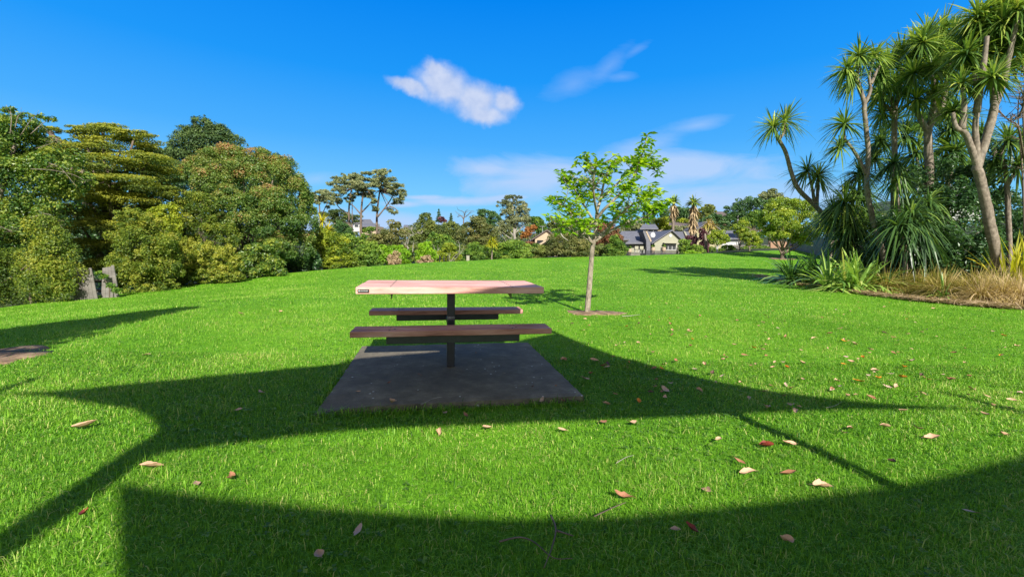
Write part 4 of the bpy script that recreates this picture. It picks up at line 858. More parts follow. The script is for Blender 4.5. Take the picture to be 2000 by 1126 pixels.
fan_plant('cabbage_tree', 'thick trunked cabbage tree in the middle of the tall clump', 'tree',
          hds([(622, 150, 95), (670, 180, 80, .4), (590, 260, 70, -.5, -.6, .8), (700, 240, 80, .2, .5, .8), (650, 240, 80, -.4), (725, 130, 95, .5), (690, 110, 90, .8), (640, 120, 85, .9), (760, 160, 90, .9), (590, 160, 80, .9), (660, 330, 70, -.3), (600, 350, 70, -.4, -.7, .5), (700, 330, 70, .4, .4, .7), (720, 200, 85, -.2)]), 15.5, 'cord',
          [tpx([(645, 900), (643, 740), (645, 600), (640, 470), (655, 420), (665, 320), (650, 220)]), tpx([(641, 470), (615, 425), (598, 395), (572, 383)]), tpx([(650, 440), (690, 380), (705, 300), (725, 180)])], .26, 'greybark', GC, n=105, W=.05)
fan_plant('cabbage_tree', 'big forked cabbage tree with a ringed grey trunk nearest the right edge', 'tree',
          hds([(868, 275, 85, -.3, 0, 1, 1.1), (760, 300, 70, .2), (780, 190, 95, .6), (840, 110, 105, .8), (905, 90, 110, .4), (930, 170, 95, .5), (870, 190, 95, .8), (960, 40, 115, .2), (890, 30, 105, .7), (975, 120, 100, .2), (820, 60, 95, .8, -.5, 1), (805, 250, 75, .7), (725, 395, 55, .3, -.5, .7), (1010, 70, 110, .3), (850, 70, 95, 1.2), (930, 20, 110, 1), (800, 130, 85, 1.4), (870, 150, 85, 1.4), (980, 180, 90, 1.2), (910, 230, 70, 1)]), 12.2, 'cord',
          [tpx([(900, 985), (890, 930), (862, 810), (845, 720), (822, 620), (815, 590), (842, 505), (872, 400), (876, 340), (868, 285)]), tpx([(815, 592), (812, 520), (808, 450), (814, 380), (805, 260)]), tpx([(818, 600), (792, 520), (770, 470), (740, 452), (728, 400)]), tpx([(872, 390), (905, 300), (930, 190), (960, 60)]), tpx([(812, 400), (835, 250), (850, 130)]), tpx([(760, 460), (768, 380), (762, 310)])], .24, 'greybark', GC, n=105, W=.05)
fan_plant('cabbage_tree', 'shorter dark cabbage tree behind the big forked one at the right edge', 'tree',
          hds([(925, 500, 90, 0, .1, 1), (960, 590, 90, -.3, .3, 1), (880, 560, 70, .3, -.5, .8), (985, 480, 90, .3)]), 14, 'cord',
          [tpx([(930, 930), (925, 760), (918, 620), (900, 540), (925, 500)]), tpx([(922, 660), (945, 620), (962, 595)]), tpx([(880, 545), (872, 520), (876, 560)])], .14, 'greybark', GC, n=100, W=.05, tint=.36)
fan_plant('cabbage_tree', 'low bushy cabbage tree with drooping pale leaf ends beside the flax', 'tree',
          hds([(580, 770, 122, -.3, 0, 1, 1.3), (560, 730, 112, .4, -.3, 1), (640, 720, 105, .5, .4, 1), (530, 640, 88, .3, 0, 1), (520, 580, 80, .4), (610, 815, 108, -.6, .2, .8), (535, 800, 105, -.5, -.4, .8), (670, 790, 90, .2, .5, .7)]), 13.6, 'cord',
          [tpx([(560, 940), (562, 860), (575, 780)]), tpx([(560, 880), (540, 760), (530, 650)])], .12, 'greybark', GC, n=85, W=.048, droop=.75, tint=.2, pol=1.9)
fan_plant('cabbage_tree', 'dense trunkless looking cabbage tree behind the slender pale trunk', 'tree',
          hds([(345, 720, 110, 0, -.3, 1), (390, 690, 100, .4), (310, 760, 90, .3, -.6, .8), (370, 800, 100, -.3, 0, .8), (420, 760, 100, .5), (400, 620, 80, 1), (350, 850, 90, .2, -.5, .6)]), 16, 'cord',
          [tpx([(375, 930), (372, 850), (350, 730)]), tpx([(372, 850), (390, 760), (392, 700)])], .12, 'greybark', GC, n=130, W=.055, droop=.55, tint=.38, pol=2.0)
fan_plant('cabbage_tree', 'dark cabbage tree deep in the middle of the clump', 'tree',
          hds([(740, 540, 90, 0), (690, 600, 90, .5), (720, 460, 80, .5), (470, 500, 80, .6), (600, 540, 90, .5), (640, 640, 90, .3), (780, 600, 80, .6), (560, 480, 80, .8), (520, 430, 75, .9), (680, 400, 80, .9), (760, 420, 75, .9), (590, 620, 85, .6), (450, 560, 80, .9), (830, 480, 75, .9), (700, 520, 85, .7), (480, 330, 70, 1.2), (620, 430, 80, 1)]), 18, 'cord',
          [tpx([(690, 930), (695, 760), (738, 550)]), tpx([(695, 800), (640, 700), (600, 560)])], .14, 'greybark', GC, n=110, W=.055, tint=.34)
plant('dense_shrub', 'dense dark leafy shrub filling the bed between the two largest trunks', 'shrub', [cc(*b[:2]) + tuple(v * .55 for v in b[2:4]) + tuple(b[4:]) for b in [(770, 780, 80, 110), (700, 880, 70, 70, -.5), (820, 880, 70, 70, -.6), (760, 700, 60, 60, .5), (640, 870, 60, 70, .4), (870, 700, 40, 90, 1), (930, 760, 60, 90, 1.2), (500, 830, 80, 80, 1.5), (420, 850, 60, 80, 2), (590, 650, 60, 60, 2), (800, 650, 40, 60, 1.2), (740, 960, 70, 70, -.3), (830, 960, 70, 70, -.3), (930, 900, 60, 80, 1), (640, 960, 60, 60, .5), (980, 850, 50, 90, 1.2), (700, 620, 60, 60, 2), (640, 720, 60, 70, 1.6), (860, 620, 40, 60, 2), (540, 930, 70, 60, 1), (440, 930, 60, 60, 1.5), (560, 860, 60, 70, 1.5)]], 13.8, 46000, .105, 'dark', group='bed shrubs', sub=20, subr=.32, inner=.2)
bare_branches('twiggy_shrub', 'tangle of bare purplish twigs at the right edge beneath the cabbage tree heads', 'shrub', cc(960, 960), [tpx(a) for a in [[(985, 900), (975, 600), (960, 420), (965, 330)], [(980, 560), (960, 450), (930, 430), (900, 400)], [(985, 520), (978, 380), (985, 270), (960, 200)], [(962, 420), (985, 360), (1010, 300)], [(990, 600), (1000, 450), (975, 330), (950, 260)]]], 13, .03, 'bark', 'bed shrubs', 26, .5)
# grass and flax clumps
def clump(name, label, cat, cs, n, L, W, pol, droop, mat, tint=.5, group=None, segs=5, spread=.18):
    c0 = cs[0]; e_c = [np.array([p[0], p[1], gz(p[0], p[1]) + .02]) for p in cs]
    V, T, ti = strips(e_c, [np.array([random.uniform(-.12, .12), random.uniform(-.2, .05), 1])] * len(cs), [n] * len(cs), [L] * len(cs), [W] * len(cs), pol, [droop] * len(cs), segs, [tint + random.uniform(-.08, .08) for _ in cs], spread)
    V[:, 2] = np.maximum(V[:, 2], ground_z(V[:, 0], V[:, 1]) + .01)
    o = mesh_np(name, V, T, M[mat], None, ti); return tag(o, label, cat, group)
def around(px, d, offs): c = onground(px, d); return [(c[0] + a, c[1] + b) for a, b in offs]
GF = 'flax and tussock clumps in the bed'
clump('flax_bush', 'dark shaded flax bush at the left tip of the planted bed', 'flax', around(1585, 16.2, [(0, 0), (-.5, .3), (.5, .2), (.2, -.3)]), 85, 1.85, .07, 1.2, .5, 'flax', .22, GF)
clump('flax_bush', 'bright green flax bush with yellowed leaf ends in front of the dark flax', 'flax', around(1655, 13.6, [(0, 0), (.45, .1), (-.45, .1), (.8, -.1), (.1, -.4)]), 80, 1.75, .075, 1.25, .55, 'flax', .58, GF)
clump('tussock_grass', 'golden tussock with green centre between flax and low cabbage tree', 'tussock', around(1768, 13.0, [(0, 0), (.4, .1), (-.35, .15), (.75, 0), (.2, -.3), (-.6, -.1), (1.0, .2)]), 460, 1.2, .014, 1.2, .85, 'tussock', .45, GF)
clump('tussock_grass', 'yellow green tussock spreading before the dense dark shrub', 'tussock', around(1832, 12.6, [(0, 0), (.4, .2), (-.3, .2), (.1, -.3)]), 400, 1.1, .014, 1.15, .8, 'tussock', .25, GF)
clump('tussock_grass', 'tall golden tussock at the foot of the big forked cabbage tree', 'tussock', around(1890, 11.3, [(0, 0), (.4, .2), (-.4, .1), (.2, -.35), (-.2, .5), (.7, .4)]), 600, 1.3, .014, 1.15, .8, 'tussock', .5, GF)
clump('tussock_grass', 'large straw coloured tussock cut by the right edge of the photo', 'tussock', around(1965, 10.5, [(0, 0), (.45, .1), (-.35, .15), (.1, -.3), (.8, .2), (.3, .5), (1.1, -.1)]), 680, 1.25, .014, 1.2, .85, 'tussock', .78, GF)
clump('flax_bush', 'tall yellow flax glowing at the right edge of the photo', 'flax', around(2008, 11.6, [(0, 0), (.4, .2), (-.2, .2), (.8, 0)]), 40, 2.1, .06, .6, .3, 'flaxyellow', .45, GF)
clump('flax_bush', 'small dark flax behind the yellow green tussock', 'flax', around(1830, 12.9, [(0, 0), (.4, .1)]), 45, 1.1, .055, 1.2, .5, 'flax', .3, GF)
clump('flax_bush', 'low blue green flax in front of the tall golden tussock', 'flax', around(1850, 11.2, [(0, 0)]), 26, .9, .05, 1.2, .5, 'flax', .4, GF)
# dry litter along the edge of the bed
def litter():
    n = 5200; a = RNG.random(n) * 9; i = np.minimum(a.astype(int), 8); f = a - i; E_ = np.array([p[:2] for p in BED[:10]])
    p = E_[i] + (E_[i + 1] - E_[i]) * f[:, None]; inw = np.array([.1, 1.0]); p = p + inw * (RNG.gamma(1.6, .38, n) - .05)[:, None] + RNG.normal(0, .07, (n, 2))
    z = ground_z(p[:, 0], p[:, 1]) + .045 + RNG.uniform(0, .05, n); P = np.column_stack([p, z]); nn = nrm(np.array([0, 0, 1.]) + unit(n) * .35); t = unit(n); t[:, 2] *= .15
    ln = RNG.uniform(.1, .5, n); V, T = leaf_arrays(P, nn, t, ln, RNG.uniform(.012, .03, n), .2)
    o = mesh_np('dry_leaf_litter', V, T, M['tan'], None, np.repeat(RNG.uniform(.1, 1, n), 4)); tag(o, 'dry straw and leaf litter along the edge of the planted bed', 'litter', kind='stuff')
litter()
# house wall glimpsed behind the bed
def tree_behind_left():
    pass
# ================================================================== HOUSES AND STREET BEYOND THE LAWN
class Frame:
    """facade helper: pixel at a depth -> world; boxes run back along y"""
    def __init__(s, d): s.d = d
    def p(s, x, y, dd=0): return at(x, y, s.d + dd)
def poly_prism(pxs, d, depth, mb=None):
    mb = mb or MB(); return mb.prism([at(x, y, d) for x, y in pxs], (0, depth, 0))
def window(px0, py0, px1, py1, d, parent, mull=2, framemat='white'):
    a, b = at(px0, py1, d), at(px1, py0, d); w, h = b[0] - a[0], b[2] - a[2]; c = (a + b) / 2
    mb = MB(); t = .07
    mb.box((c[0], c[1] - .02, a[2] + t / 2), (w, .08, t)); mb.box((c[0], c[1] - .02, b[2] - t / 2), (w, .08, t))
    for i in range(mull + 1): mb.box((a[0] + t / 2 + (w - t) * i / mull, c[1] - .022, c[2]), (t, .08, h - .002))
    f = mb.build('window', M[framemat], parent)
    g_ = MB(); g_.box((c[0], c[1] - .005, c[2]), (w - .02, .03, h - .02)); g_.build('pane', M['glass'], f)
def gable_roof(pk, el, er, d, back, mat, parent, over=.35, th=.14, name='roof', fo=.3):
    """gable end facing us: pk apex px, el / er eave px"""
    P, A, B = at(*pk, d - fo), at(*el, d - fo), at(*er, d - fo); up_ = np.array([0, 0, th])
    def ext(E_): v = E_ - P; return E_ + v / np.linalg.norm(v) * over
    A2, B2 = ext(A), ext(B); mb = MB()
    mb.prism([P, A2, A2 + up_, P + up_], (0, back + fo + .3, 0)); mb.prism([P + up_ * .02, P + up_ * 1.02, B2 + up_, B2], (0, back + fo + .3, 0))
    return mb.build(name, M[mat], parent)
HD = 56
def main_house():
    b = at(1290, 496, HD); e = empty('house', (b[0], HD, gz(b[0], HD)), 'cream rendered house with steep grey roofs and a dark deck fence', 'house', 'houses')
    gb = 505
    # right gable wing
    poly_prism([(1278, gb), (1341, gb), (1341, 477), (1313, 452), (1278, 474)], HD, 9).build('wall', M['cream'], e)
    gable_roof((1313, 450.5), (1277, 474), (1342, 477.5), HD, 9, 'roof', e, .3)
    window(1296, 478, 1321, 488, HD - .03, e, 3, 'white')
    mb = MB(); c = at(1308, 474.5, HD); mb.box((c[0], HD - .3, c[2]), (1.75, .55, .08)); mb.build('awning', M['cream'], e)
    mb = MB(); c = at(1309.5, 460, HD); mb.tube([(c[0], HD - .04, c[2]), (c[0], HD + .02, c[2])], [.2, .2], 16); mb.build('vent', M['white'], e)
    # roof sweep behind the gable (main ridge)
    mb = MB(); mb.prism([at(1266, 474, HD + 1.5), at(1352, 474, HD + 1.5), at(1345, 452, HD + 6), at(1262, 452, HD + 6)], (0, 0, -.15)); mb.build('roof', M['roof'], e)
    mb = MB(); mb.prism([at(1336, 452, HD + .5), at(1338, 451, HD + .5), at(1350, 474, HD + .5), at(1345, 474, HD + .5)], (0, .5, 0)); mb.build('bargeboard', M['cream'], e)
    # left wing with hip roof
    poly_prism([(1232, gb), (1262, gb), (1262, 472), (1232, 472)], HD + .5, 7).build('wall', M['cream'], e)
    mb = MB(); P = [at(1222, 473.5, HD - .2), at(1263, 473.5, HD - .2), at(1262, 452.5, HD + 4), at(1252, 452.5, HD + 4)]
    mb.prism(P, (0, 0, -.18)); mb.prism([at(1222, 473.5, HD - .18), at(1252, 452.5, HD + 4.02), at(1236, 470, HD + 8)], (0, 0, -.16)); mb.build('roof', M['roof'], e)
    window(1239, 478.5, 1258, 487, HD + .47, e, 2, 'plaque')
    # recessed wall between the wings and the sloping chimney fin
    poly_prism([(1262.2, gb), (1277.8, gb), (1277.8, 474), (1262.2, 472)], HD + 1.6, 6).build('wall', M['cream'], e)
    poly_prism([(1256, 452), (1261, 452), (1270.5, 472), (1270.5, gb), (1262.4, gb), (1262.4, 470)], HD - .8, 2.2).build('chimney_fin', M['roof'], e)
    poly_prism([(1261.2, 452), (1263.5, 451), (1273, 470.5), (1270.8, 472.5)], HD - .85, 2.3).build('fin_coping', M['peach'], e)
    mb = MB(); c = at(1273.5, 459, HD + 1)
    mb.tube([(c[0], HD + .9, c[2]), (c[0] + .02, HD + .8, c[2] + .01), (c[0] + .04, HD + .72, c[2] + .02)], [.08, .27, .33], 16); mb.tube([(c[0], HD + .95, c[2] - .45), (c[0], HD + .95, c[2])], [.03, .03], 6); mb.build('satellite_dish', M['white'], e)
    # rear left block
    poly_prism([(1213, gb), (1235, gb), (1235, 465.5), (1213, 465.5)], HD + 6, 6).build('wall', M['cream'], e)
    mb = MB(); mb.prism([at(1205, 466.5, HD + 5.5), at(1250, 466.5, HD + 5.5), at(1252, 451, HD + 9), at(1214, 451, HD + 9)], (0, 0, -.15)); mb.build('roof', M['roof'], e)
    # upper dormer
    poly_prism([(1256, 460), (1283, 460), (1283, 445.5), (1256, 445.5)], HD + 8, 4).build('dormer', M['roof'], e)
    mb = MB(); mb.prism([at(1250, 446, HD + 7.6), at(1286, 446, HD + 7.6), at(1280, 437.5, HD + 10), at(1256, 437.5, HD + 10)], (0, 0, -.14)); mb.build('roof', M['roof'], e)
    window(1264.5, 446, 1276.5, 454, HD + 7.95, e, 1)
    window(1256.5, 446, 1260, 454, HD + 7.95, e, 1)
    # door opening with glass and steps
    window(1265, 480, 1275, 492, HD + 1.57, e, 1, 'plaque')
main_house()
def deck_fence():
    d = HD - 4.5; e_ = at(1280, 494, d); e = empty('deck_fence', (e_[0], d, gz(e_[0], d)), 'low black deck fence in front of the cream house', 'fence')
    x0, x1 = at(1206, 495, d)[0], at(1344, 495, d)[0]; z0, z1 = at(1280, 500, d)[2] - .3, at(1280, 489.5, d)[2]
    mb = MB(); k = 0
    for i in range(int((x1 - x0) / .14)):
        if i % 1 == 0: mb.box((x0 + i * .14, d, (z0 + z1) / 2), (.085 if x0 + i * .14 > at(1262, 495, d)[0] else .05, .03, (z1 - z0) * (1 if x0 + i * .14 > at(1262, 495, d)[0] else .62)))
    mb.build('slats', M['steel'], e)
    for z in (z0 + .3, z1 - .35): m2 = MB(); m2.box(((x0 + x1) / 2, d + .03, z), (x1 - x0, .04, .07)); m2.build('rail', M['steel'], e)
    for px in (1262, 1291, 1322, 1335): c = at(px, 485, d); m3 = MB(); m3.box((c[0], d - .05, (z0 + z1) / 2 + .2), (.1, .1, z1 - z0 + .4)); m3.build('fence_post', M['steel'], e)
deck_fence()
# things on the deck
def patio_chair(px, py, d, label):
    c = at(px, py, d); z = c[2]; e = empty('patio_chair', (c[0], d, z), label, 'chair', 'deck furniture')
    mb = MB(); mb.box((c[0], d, z + .42), (.48, .48, .05)); mb.build('seat', M['cream'], e)
    mb = MB(); mb.box((c[0], d + .25, z + .66), (.44, .04, .36)); mb.build('backrest', M['cream'], e)
    for dx in (-.21, .21):
        for dy in (-.21, .21): m2 = MB(); m2.box((c[0] + dx, d + dy, z + .2), (.04, .04, .4)); m2.build('leg', M['white'], e)
patio_chair(1244, 494, HD - 2, 'white patio chair under the left wing window'); patio_chair(1254, 494, HD - 2, 'white patio chair nearest the sloping chimney fin')
def urn(px, py, d, label):
    c = at(px, py, d); z = c[2]; e = empty('garden_urn', (c[0], d, z), label, 'urn', 'deck furniture'); mb = MB()
    mb.tube([(c[0], d, z + h) for h in (0, .05, .12, .3, .55, .68, .75)], [.16, .16, .07, .22, .26, .2, .25], 14); mb.build('bowl', M['peach'], e, True)
    crown('plant', [(c[0], d, z + .85, .22, .22, .2, 0)], 220, .14, M['mid'], e, sub=5)
urn(1275, 495, HD - 4, 'pale urn left of the gable wall'); urn(1296, 495, HD - 4, 'pale urn below the gable window'); urn(1229, 498, HD - 4.2, 'pale planter at the left end of the deck fence')
# peach gabled house on the left
def peach_house():
    d = 60; b = at(1062, 490, d); e = empty('house', (b[0], d, gz(b[0], d)), 'small peach coloured gable end house among the trees', 'house', 'houses')
    poly_prism([(1045, 500), (1090, 500), (1090, 466), (1068.5, 451), (1045, 465.5)], d, 9).build('wall', M['peach'], e)
    gable_roof((1068.5, 450), (1045, 465), (1090, 466), d, 9, 'brownroof', e, .5, .16)
    poly_prism([(1036, 490), (1044.8, 490), (1044.8, 467), (1036, 467)], d + 1.5, 6).build('wall', M['roof'], e)
    window(1049, 469, 1061, 475.5, d - .03, e, 2, 'plaque')
    P = [at(1050, 478, d - 2.6), at(1083, 459, d - 2.6), at(1083, 461.5, d - 2.6), at(1056, 478, d - 2.6)]; mb = MB(); mb.prism(P, (0, 2.4, 0)); mb.build('porch_roof', M['peach'], e)
    mb = MB(); c0, c1 = at(1059.5, 454, d + 2), at(1059.5, 442, d + 2); mb.tube([c0, c1], [.04, .03], 6); mb.tube([c1 + np.array([-.35, 0, 0]), c1 + np.array([.35, 0, 0])], [.03, .03], 5)
    for k in range(4): mb.tube([c1 + np.array([-.25 + k * .16, -.25, 0]), c1 + np.array([-.25 + k * .16, .25, 0])], [.02, .02], 4)
    mb.build('antenna', M['galv'], e)
peach_house()
def yellow_house():
    d = 68; b = at(1385, 480, d); e = empty('house', (b[0], d, gz(b[0], d)), 'pale yellow gabled house half hidden behind the right hand palm', 'house', 'houses')
    poly_prism([(1361, 500), (1409, 500), (1409, 451), (1386, 434), (1361, 449)], d, 9).build('wall', M['cream2'], e)
    gable_roof((1386, 433), (1361, 448.5), (1409, 450.5), d, 9, 'roof', e, .3); window(1366, 452, 1376, 462, d - .03, e, 1)
    poly_prism([(1409.2, 500), (1446, 500), (1446, 465), (1409.2, 465)], d + .5, 7).build('wall', M['white'], e)
    mb = MB(); mb.prism([at(1405, 465.5, d), at(1450, 465.5, d), at(1446, 450, d + 4), at(1411, 450, d + 4)], (0, 0, -.15)); mb.build('roof', M['roof'], e)
yellow_house()
def simple_house(label, x0, x1, wtop, rtop, bot, d, wall, roof, win=2):
    b = at((x0 + x1) / 2, bot, d); e = empty('house', (b[0], d, gz(b[0], d)), label, 'house', 'houses'); w = x1 - x0
    poly_prism([(x0, bot), (x1, bot), (x1, wtop), (x0, wtop)], d, 8).build('wall', M[wall], e)
    mb = MB(); mb.prism([at(x0 - w * .04, wtop + .6, d - .4), at(x1 + w * .04, wtop + .6, d - .4), at(x1 - w * .12, rtop, d + 4), at(x0 + w * .12, rtop, d + 4)], (0, 0, -.2)); mb.build('roof', M[roof], e)
    for i in range(win):
        f = (i + .5) / win; window(x0 + w * (f - .1), wtop + (bot - wtop) * .18, x0 + w * (f + .1), wtop + (bot - wtop) * .5, d - .04, e, 1)
simple_house('low brown roofed house behind the two palms', 1285, 1358, 441, 431, 470, 82, 'peach', 'brownroof')
simple_house('white house on the hill between the pine trunks', 690, 728, 435, 428, 452, 150, 'white', 'roof', 3)
simple_house('small white house on the hill left of the pine trunks', 652, 672, 432, 427, 446, 165, 'peach', 'roof')
simple_house('long pale house below the pine crowns', 702, 734, 441, 436, 458, 130, 'peach', 'roof', 3)
simple_house('tiny white house on the hill right of the pines', 788, 798, 442, 439, 452, 175, 'cream', 'roof', 1)
simple_house('reddish brown house on the skyline left of the dark hedge', 1396, 1422, 421, 413, 440, 125, 'brick', 'brownroof', 2)
simple_house('white house glimpsed behind the cabbage tree trunks', 1850, 1915, 378, 362, 430, 34, 'white', 'roof', 2)
# palms
def palm(label, px, base, top, d, L, r, trunkpts, skirt):
    b = at(px, base, d); e = empty('fan_palm', (b[0], d, gz(b[0], d)), label, 'palm', 'palms'); mb = MB()
    pts = [np.array([b[0], d, gz(b[0], d) - .2])] + [at(x, y, d) for x, y in trunkpts]; c = curve(pts, 5); mb.tube(c, taper(len(c), r, r * .75), 9, .15); mb.build('trunk', M['greybark'], e, True)
    V, T, ti = strips([c[-1]], [(0, 0, 1)], [75], [L], [.28], 1.75, [.3], 4, [.62], .2); mesh_np('crown', V, T, M['cord'], e, ti)
    cs = [c[-1] - np.array([0, 0, .35 + .45 * k]) for k in range(skirt)]
    V, T, ti = strips(cs, [(0, 0, -1)] * skirt, [34] * skirt, [L * .8] * skirt, [.22] * skirt, 1.2, [.35] * skirt, 4, [.45] * skirt, .25); mesh_np('dead_skirt', V, T, M['tan'], e, ti)
palm('taller slim palm left of the pair behind the cream house', 1314, 492, 385, 66, 1.35, .24, [(1314, 470), (1315, 420), (1316, 394)], 4)
palm('thicker shaggy palm right of the pair behind the cream house', 1353, 492, 385, 64, 1.5, .38, [(1352, 470), (1354, 430), (1355, 396)], 8)
fan_plant('cabbage_tree', 'grey leaved yucca like tree before the pale yellow house', 'tree', [(1384, 436, 15), (1392, 440, 13), (1378, 442, 12), (1390, 448, 13)], 60, 'tussock', [[(1385, 492), (1385, 460), (1386, 440)]], .2, n=55, W=.1, group=GC, tint=.55)
# trees around the houses
GH = 'trees around the houses'
def hs_(name, label, lst, d, n, mat, size=.2, cat='tree', **kw):
    kw.setdefault('top', .15); kw.setdefault('sub', 18); kw.setdefault('subr', .3); return plant(name, label, cat, lst, d, n, size, mat, group=GH, **kw)
hs_('rust_tree', 'rusty brown autumn tree left of the cream house', [(1192, 458, 20, 14), (1180, 470, 18, 14), (1205, 468, 14, 12), (1172, 448, 14, 10), (1188, 440, 14, 8, 3)], 58, 9000, 'rust', trunk_r=.15)
hs_('green_shrub', 'grey green bushy shrub before the left corner of the cream house', [(1202, 478, 18, 16), (1194, 488, 18, 12), (1212, 488, 14, 10), (1200, 466, 10, 6)], 49, 9000, 'mid', .15, 'shrub', tint0=.4)
hs_('dark_tree', 'dark tree between the two palms', [(1333, 415, 18, 14), (1338, 428, 22, 14), (1325, 432, 14, 12), (1300, 430, 14, 12), (1298, 418, 10, 10)], 92, 8000, 'dark', .32, tint0=.6)
hs_('olive_tree', 'tall olive tree right of the thicker palm', [(1384, 408, 12, 8), (1376, 414, 14, 10), (1392, 414, 8, 8), (1380, 425, 16, 10)], 86, 5000, 'olive', .3, tint0=.6)
hs_('dark_tree', 'dark spreading tree right of the thicker palm', [(1398, 428, 18, 9), (1385, 432, 16, 9), (1412, 436, 16, 8), (1400, 440, 24, 8)], 80, 7000, 'dark', .28, tint0=.55)
hs_('palm_shrub', 'feathery yellow green shrub above the dormer roof', [(1290, 436, 12, 9), (1298, 444, 14, 9), (1282, 446, 10, 7), (1302, 430, 10, 8)], 70, 5000, 'yellow', .26, 'shrub')
hs_('yellow_shrub', 'yellowish shrub between the palm trunks', [(1332, 432, 10, 5), (1342, 433, 8, 5)], 78, 1800, 'yellow', .26, 'shrub')
hs_('grey_shrub', 'grey green trees behind the main ridge of the cream house', [(1335, 448, 24, 8), (1245, 446, 16, 9), (1232, 440, 18, 10), (1222, 450, 14, 8)], 74, 6000, 'grey', .26, 'trees')
hs_('skyline_tree', 'dark hedge like row of trees on the right skyline', [(1432, 412, 18, 12), (1450, 402, 20, 12), (1470, 398, 22, 14), (1490, 405, 22, 16), (1440, 425, 22, 12), (1465, 420, 26, 16), (1420, 430, 14, 10), (1515, 410, 26, 18), (1545, 415, 30, 20)], 84, 17000, 'dark', .3, tint0=.55)
hs_('skyline_pine', 'open crowned pine above the big round street tree', [(1508, 374, 10, 6), (1500, 382, 16, 8), (1515, 386, 16, 9), (1490, 388, 10, 5), (1505, 398, 16, 10), (1530, 392, 12, 7)], 86, 6500, 'pine', .32, trunk_r=.25)
hs_('green_tree', 'mid green tree left of the big round street tree', [(1472, 424, 18, 12), (1462, 434, 18, 10), (1480, 436, 16, 12)], 66, 6000, 'mid', .24, tint0=.45)
hs_('round_shrub', 'bright round shrub at the right corner of the cream house', [(1338, 477, 12, 12), (1336, 487, 11, 9), (1345, 487, 12, 9)], 51, 7000, 'mid', .15, 'shrub')
hs_('round_shrub', 'round green shrub right of the purple foliage', [(1363, 486, 12, 10), (1358, 492, 12, 7), (1370, 492, 10, 7)], 50, 4500, 'mid', .15, 'shrub', tint0=.6)
hs_('purple_shrub', 'dark purple shrub beside the palm trunk', [(1354, 470, 8, 10), (1346, 466, 8, 6)], 56, 2200, 'purple', .2, 'shrub')
hs_('purple_shrub', 'tall reddish purple shrub beside the bare grey trunk', [(1374, 462, 8, 14), (1378, 474, 8, 12), (1370, 452, 6, 6)], 55, 3200, 'purple', .2, 'shrub')
hs_('low_plants', 'light green low plants at the end of the deck fence', [(1350, 495, 12, 6), (1360, 497, 12, 4), (1343, 497, 7, 5)], 48.5, 3000, 'lime', .13, 'shrub')
hs_('low_plants', 'green garden shrubs below the small street trees', [(1390, 488, 10, 6), (1420, 486, 14, 8), (1412, 490, 10, 5), (1455, 488, 14, 7), (1478, 488, 14, 7), (1490, 486, 14, 6)], 55, 7000, 'mid', .16, 'shrub')
ST = 'street trees at the far lawn edge'
def street(label, tpx_, blobs, d, n, r, tm='greybark', **kw):
    plant('street_tree', label, 'tree', blobs, d, n, .16, 'street', trunkpx=[(tpx_[0], 900)] + [tpx_] if False else [tpx_, (tpx_[0], tpx_[1] - 14), (tpx_[0] + 1, tpx_[1] - 30)], trunk_r=r, trunk_mat=tm, group=ST, sub=20, subr=.3, top=.12, inner=.1, **kw)
street('small round street tree with white trunk right of the purple shrub', (1401, 492), [(1402, 462, 18, 12), (1392, 468, 12, 10), (1412, 468, 12, 10), (1403, 474, 16, 6)], 50, 7500, .12, 'white')
street('thin street tree before the white garage wall', (1445, 492), [(1450, 440, 14, 9), (1440, 445, 12, 8), (1447, 455, 16, 10), (1455, 462, 12, 10)], 53, 7500, .1)
street('leaning street tree beside the big round street tree', (1464, 492), [(1464, 462, 16, 12), (1475, 470, 12, 10), (1456, 470, 10, 8), (1470, 478, 14, 6)], 51, 7000, .1)
street('largest round street tree with dark trunk on a pale soil ring', (1528, 499), [(1535, 402, 34, 16, 0), (1512, 415, 24, 20, -.3), (1562, 412, 30, 20, .3), (1498, 435, 22, 20, .3), (1530, 432, 34, 20, -1), (1575, 435, 26, 22, 0), (1512, 455, 26, 16, -.4), (1550, 455, 30, 18, -.6), (1582, 460, 18, 18, .2), (1495, 455, 14, 12, .5), (1568, 472, 20, 12, -.4), (1535, 465, 34, 12, 1)], 43, 30000, .22, 'bark')
street('street tree with pale trunk before the blue grey fence', (1623, 486), [(1640, 425, 34, 22), (1610, 432, 24, 20), (1665, 435, 30, 24), (1625, 452, 30, 12), (1655, 455, 28, 12)], 40, 14000, .14)
mb = MB(); a = at(1388 - 9.5, 493, 52); mb.tube([np.array([a[0], 52, gz(a[0], 52) - .2]), at(1379, 480, 52), at(1378, 468, 52), at(1377, 456, 52)], [.2, .18, .16, .1], 9, .15); tag(mb.build('bare_tree', M['greybark'], None, True), 'bare grey tree trunk left of the small round street tree', 'trunk')
tag(patch('bare_soil', [p[:2] for p in [at(1528 + 26 * math.cos(t), 499, 43) + np.array([0, .9 * math.sin(t), 0]) for t in np.linspace(0, 2 * math.pi, 14, endpoint=False)]], M['soil'], .03, .02), kind='structure')
mb = MB(); a, b = at(1441, 470, 90), at(1441, 414, 90); mb.tube([a, b], [.16, .12], 8); c = at(1441, 418, 90); mb.box((c[0], 90, c[2]), (1.6, .12, .12)); tag(mb.build('utility_pole', M['white']), 'pale concrete power pole rising before the dark skyline trees', 'power pole')
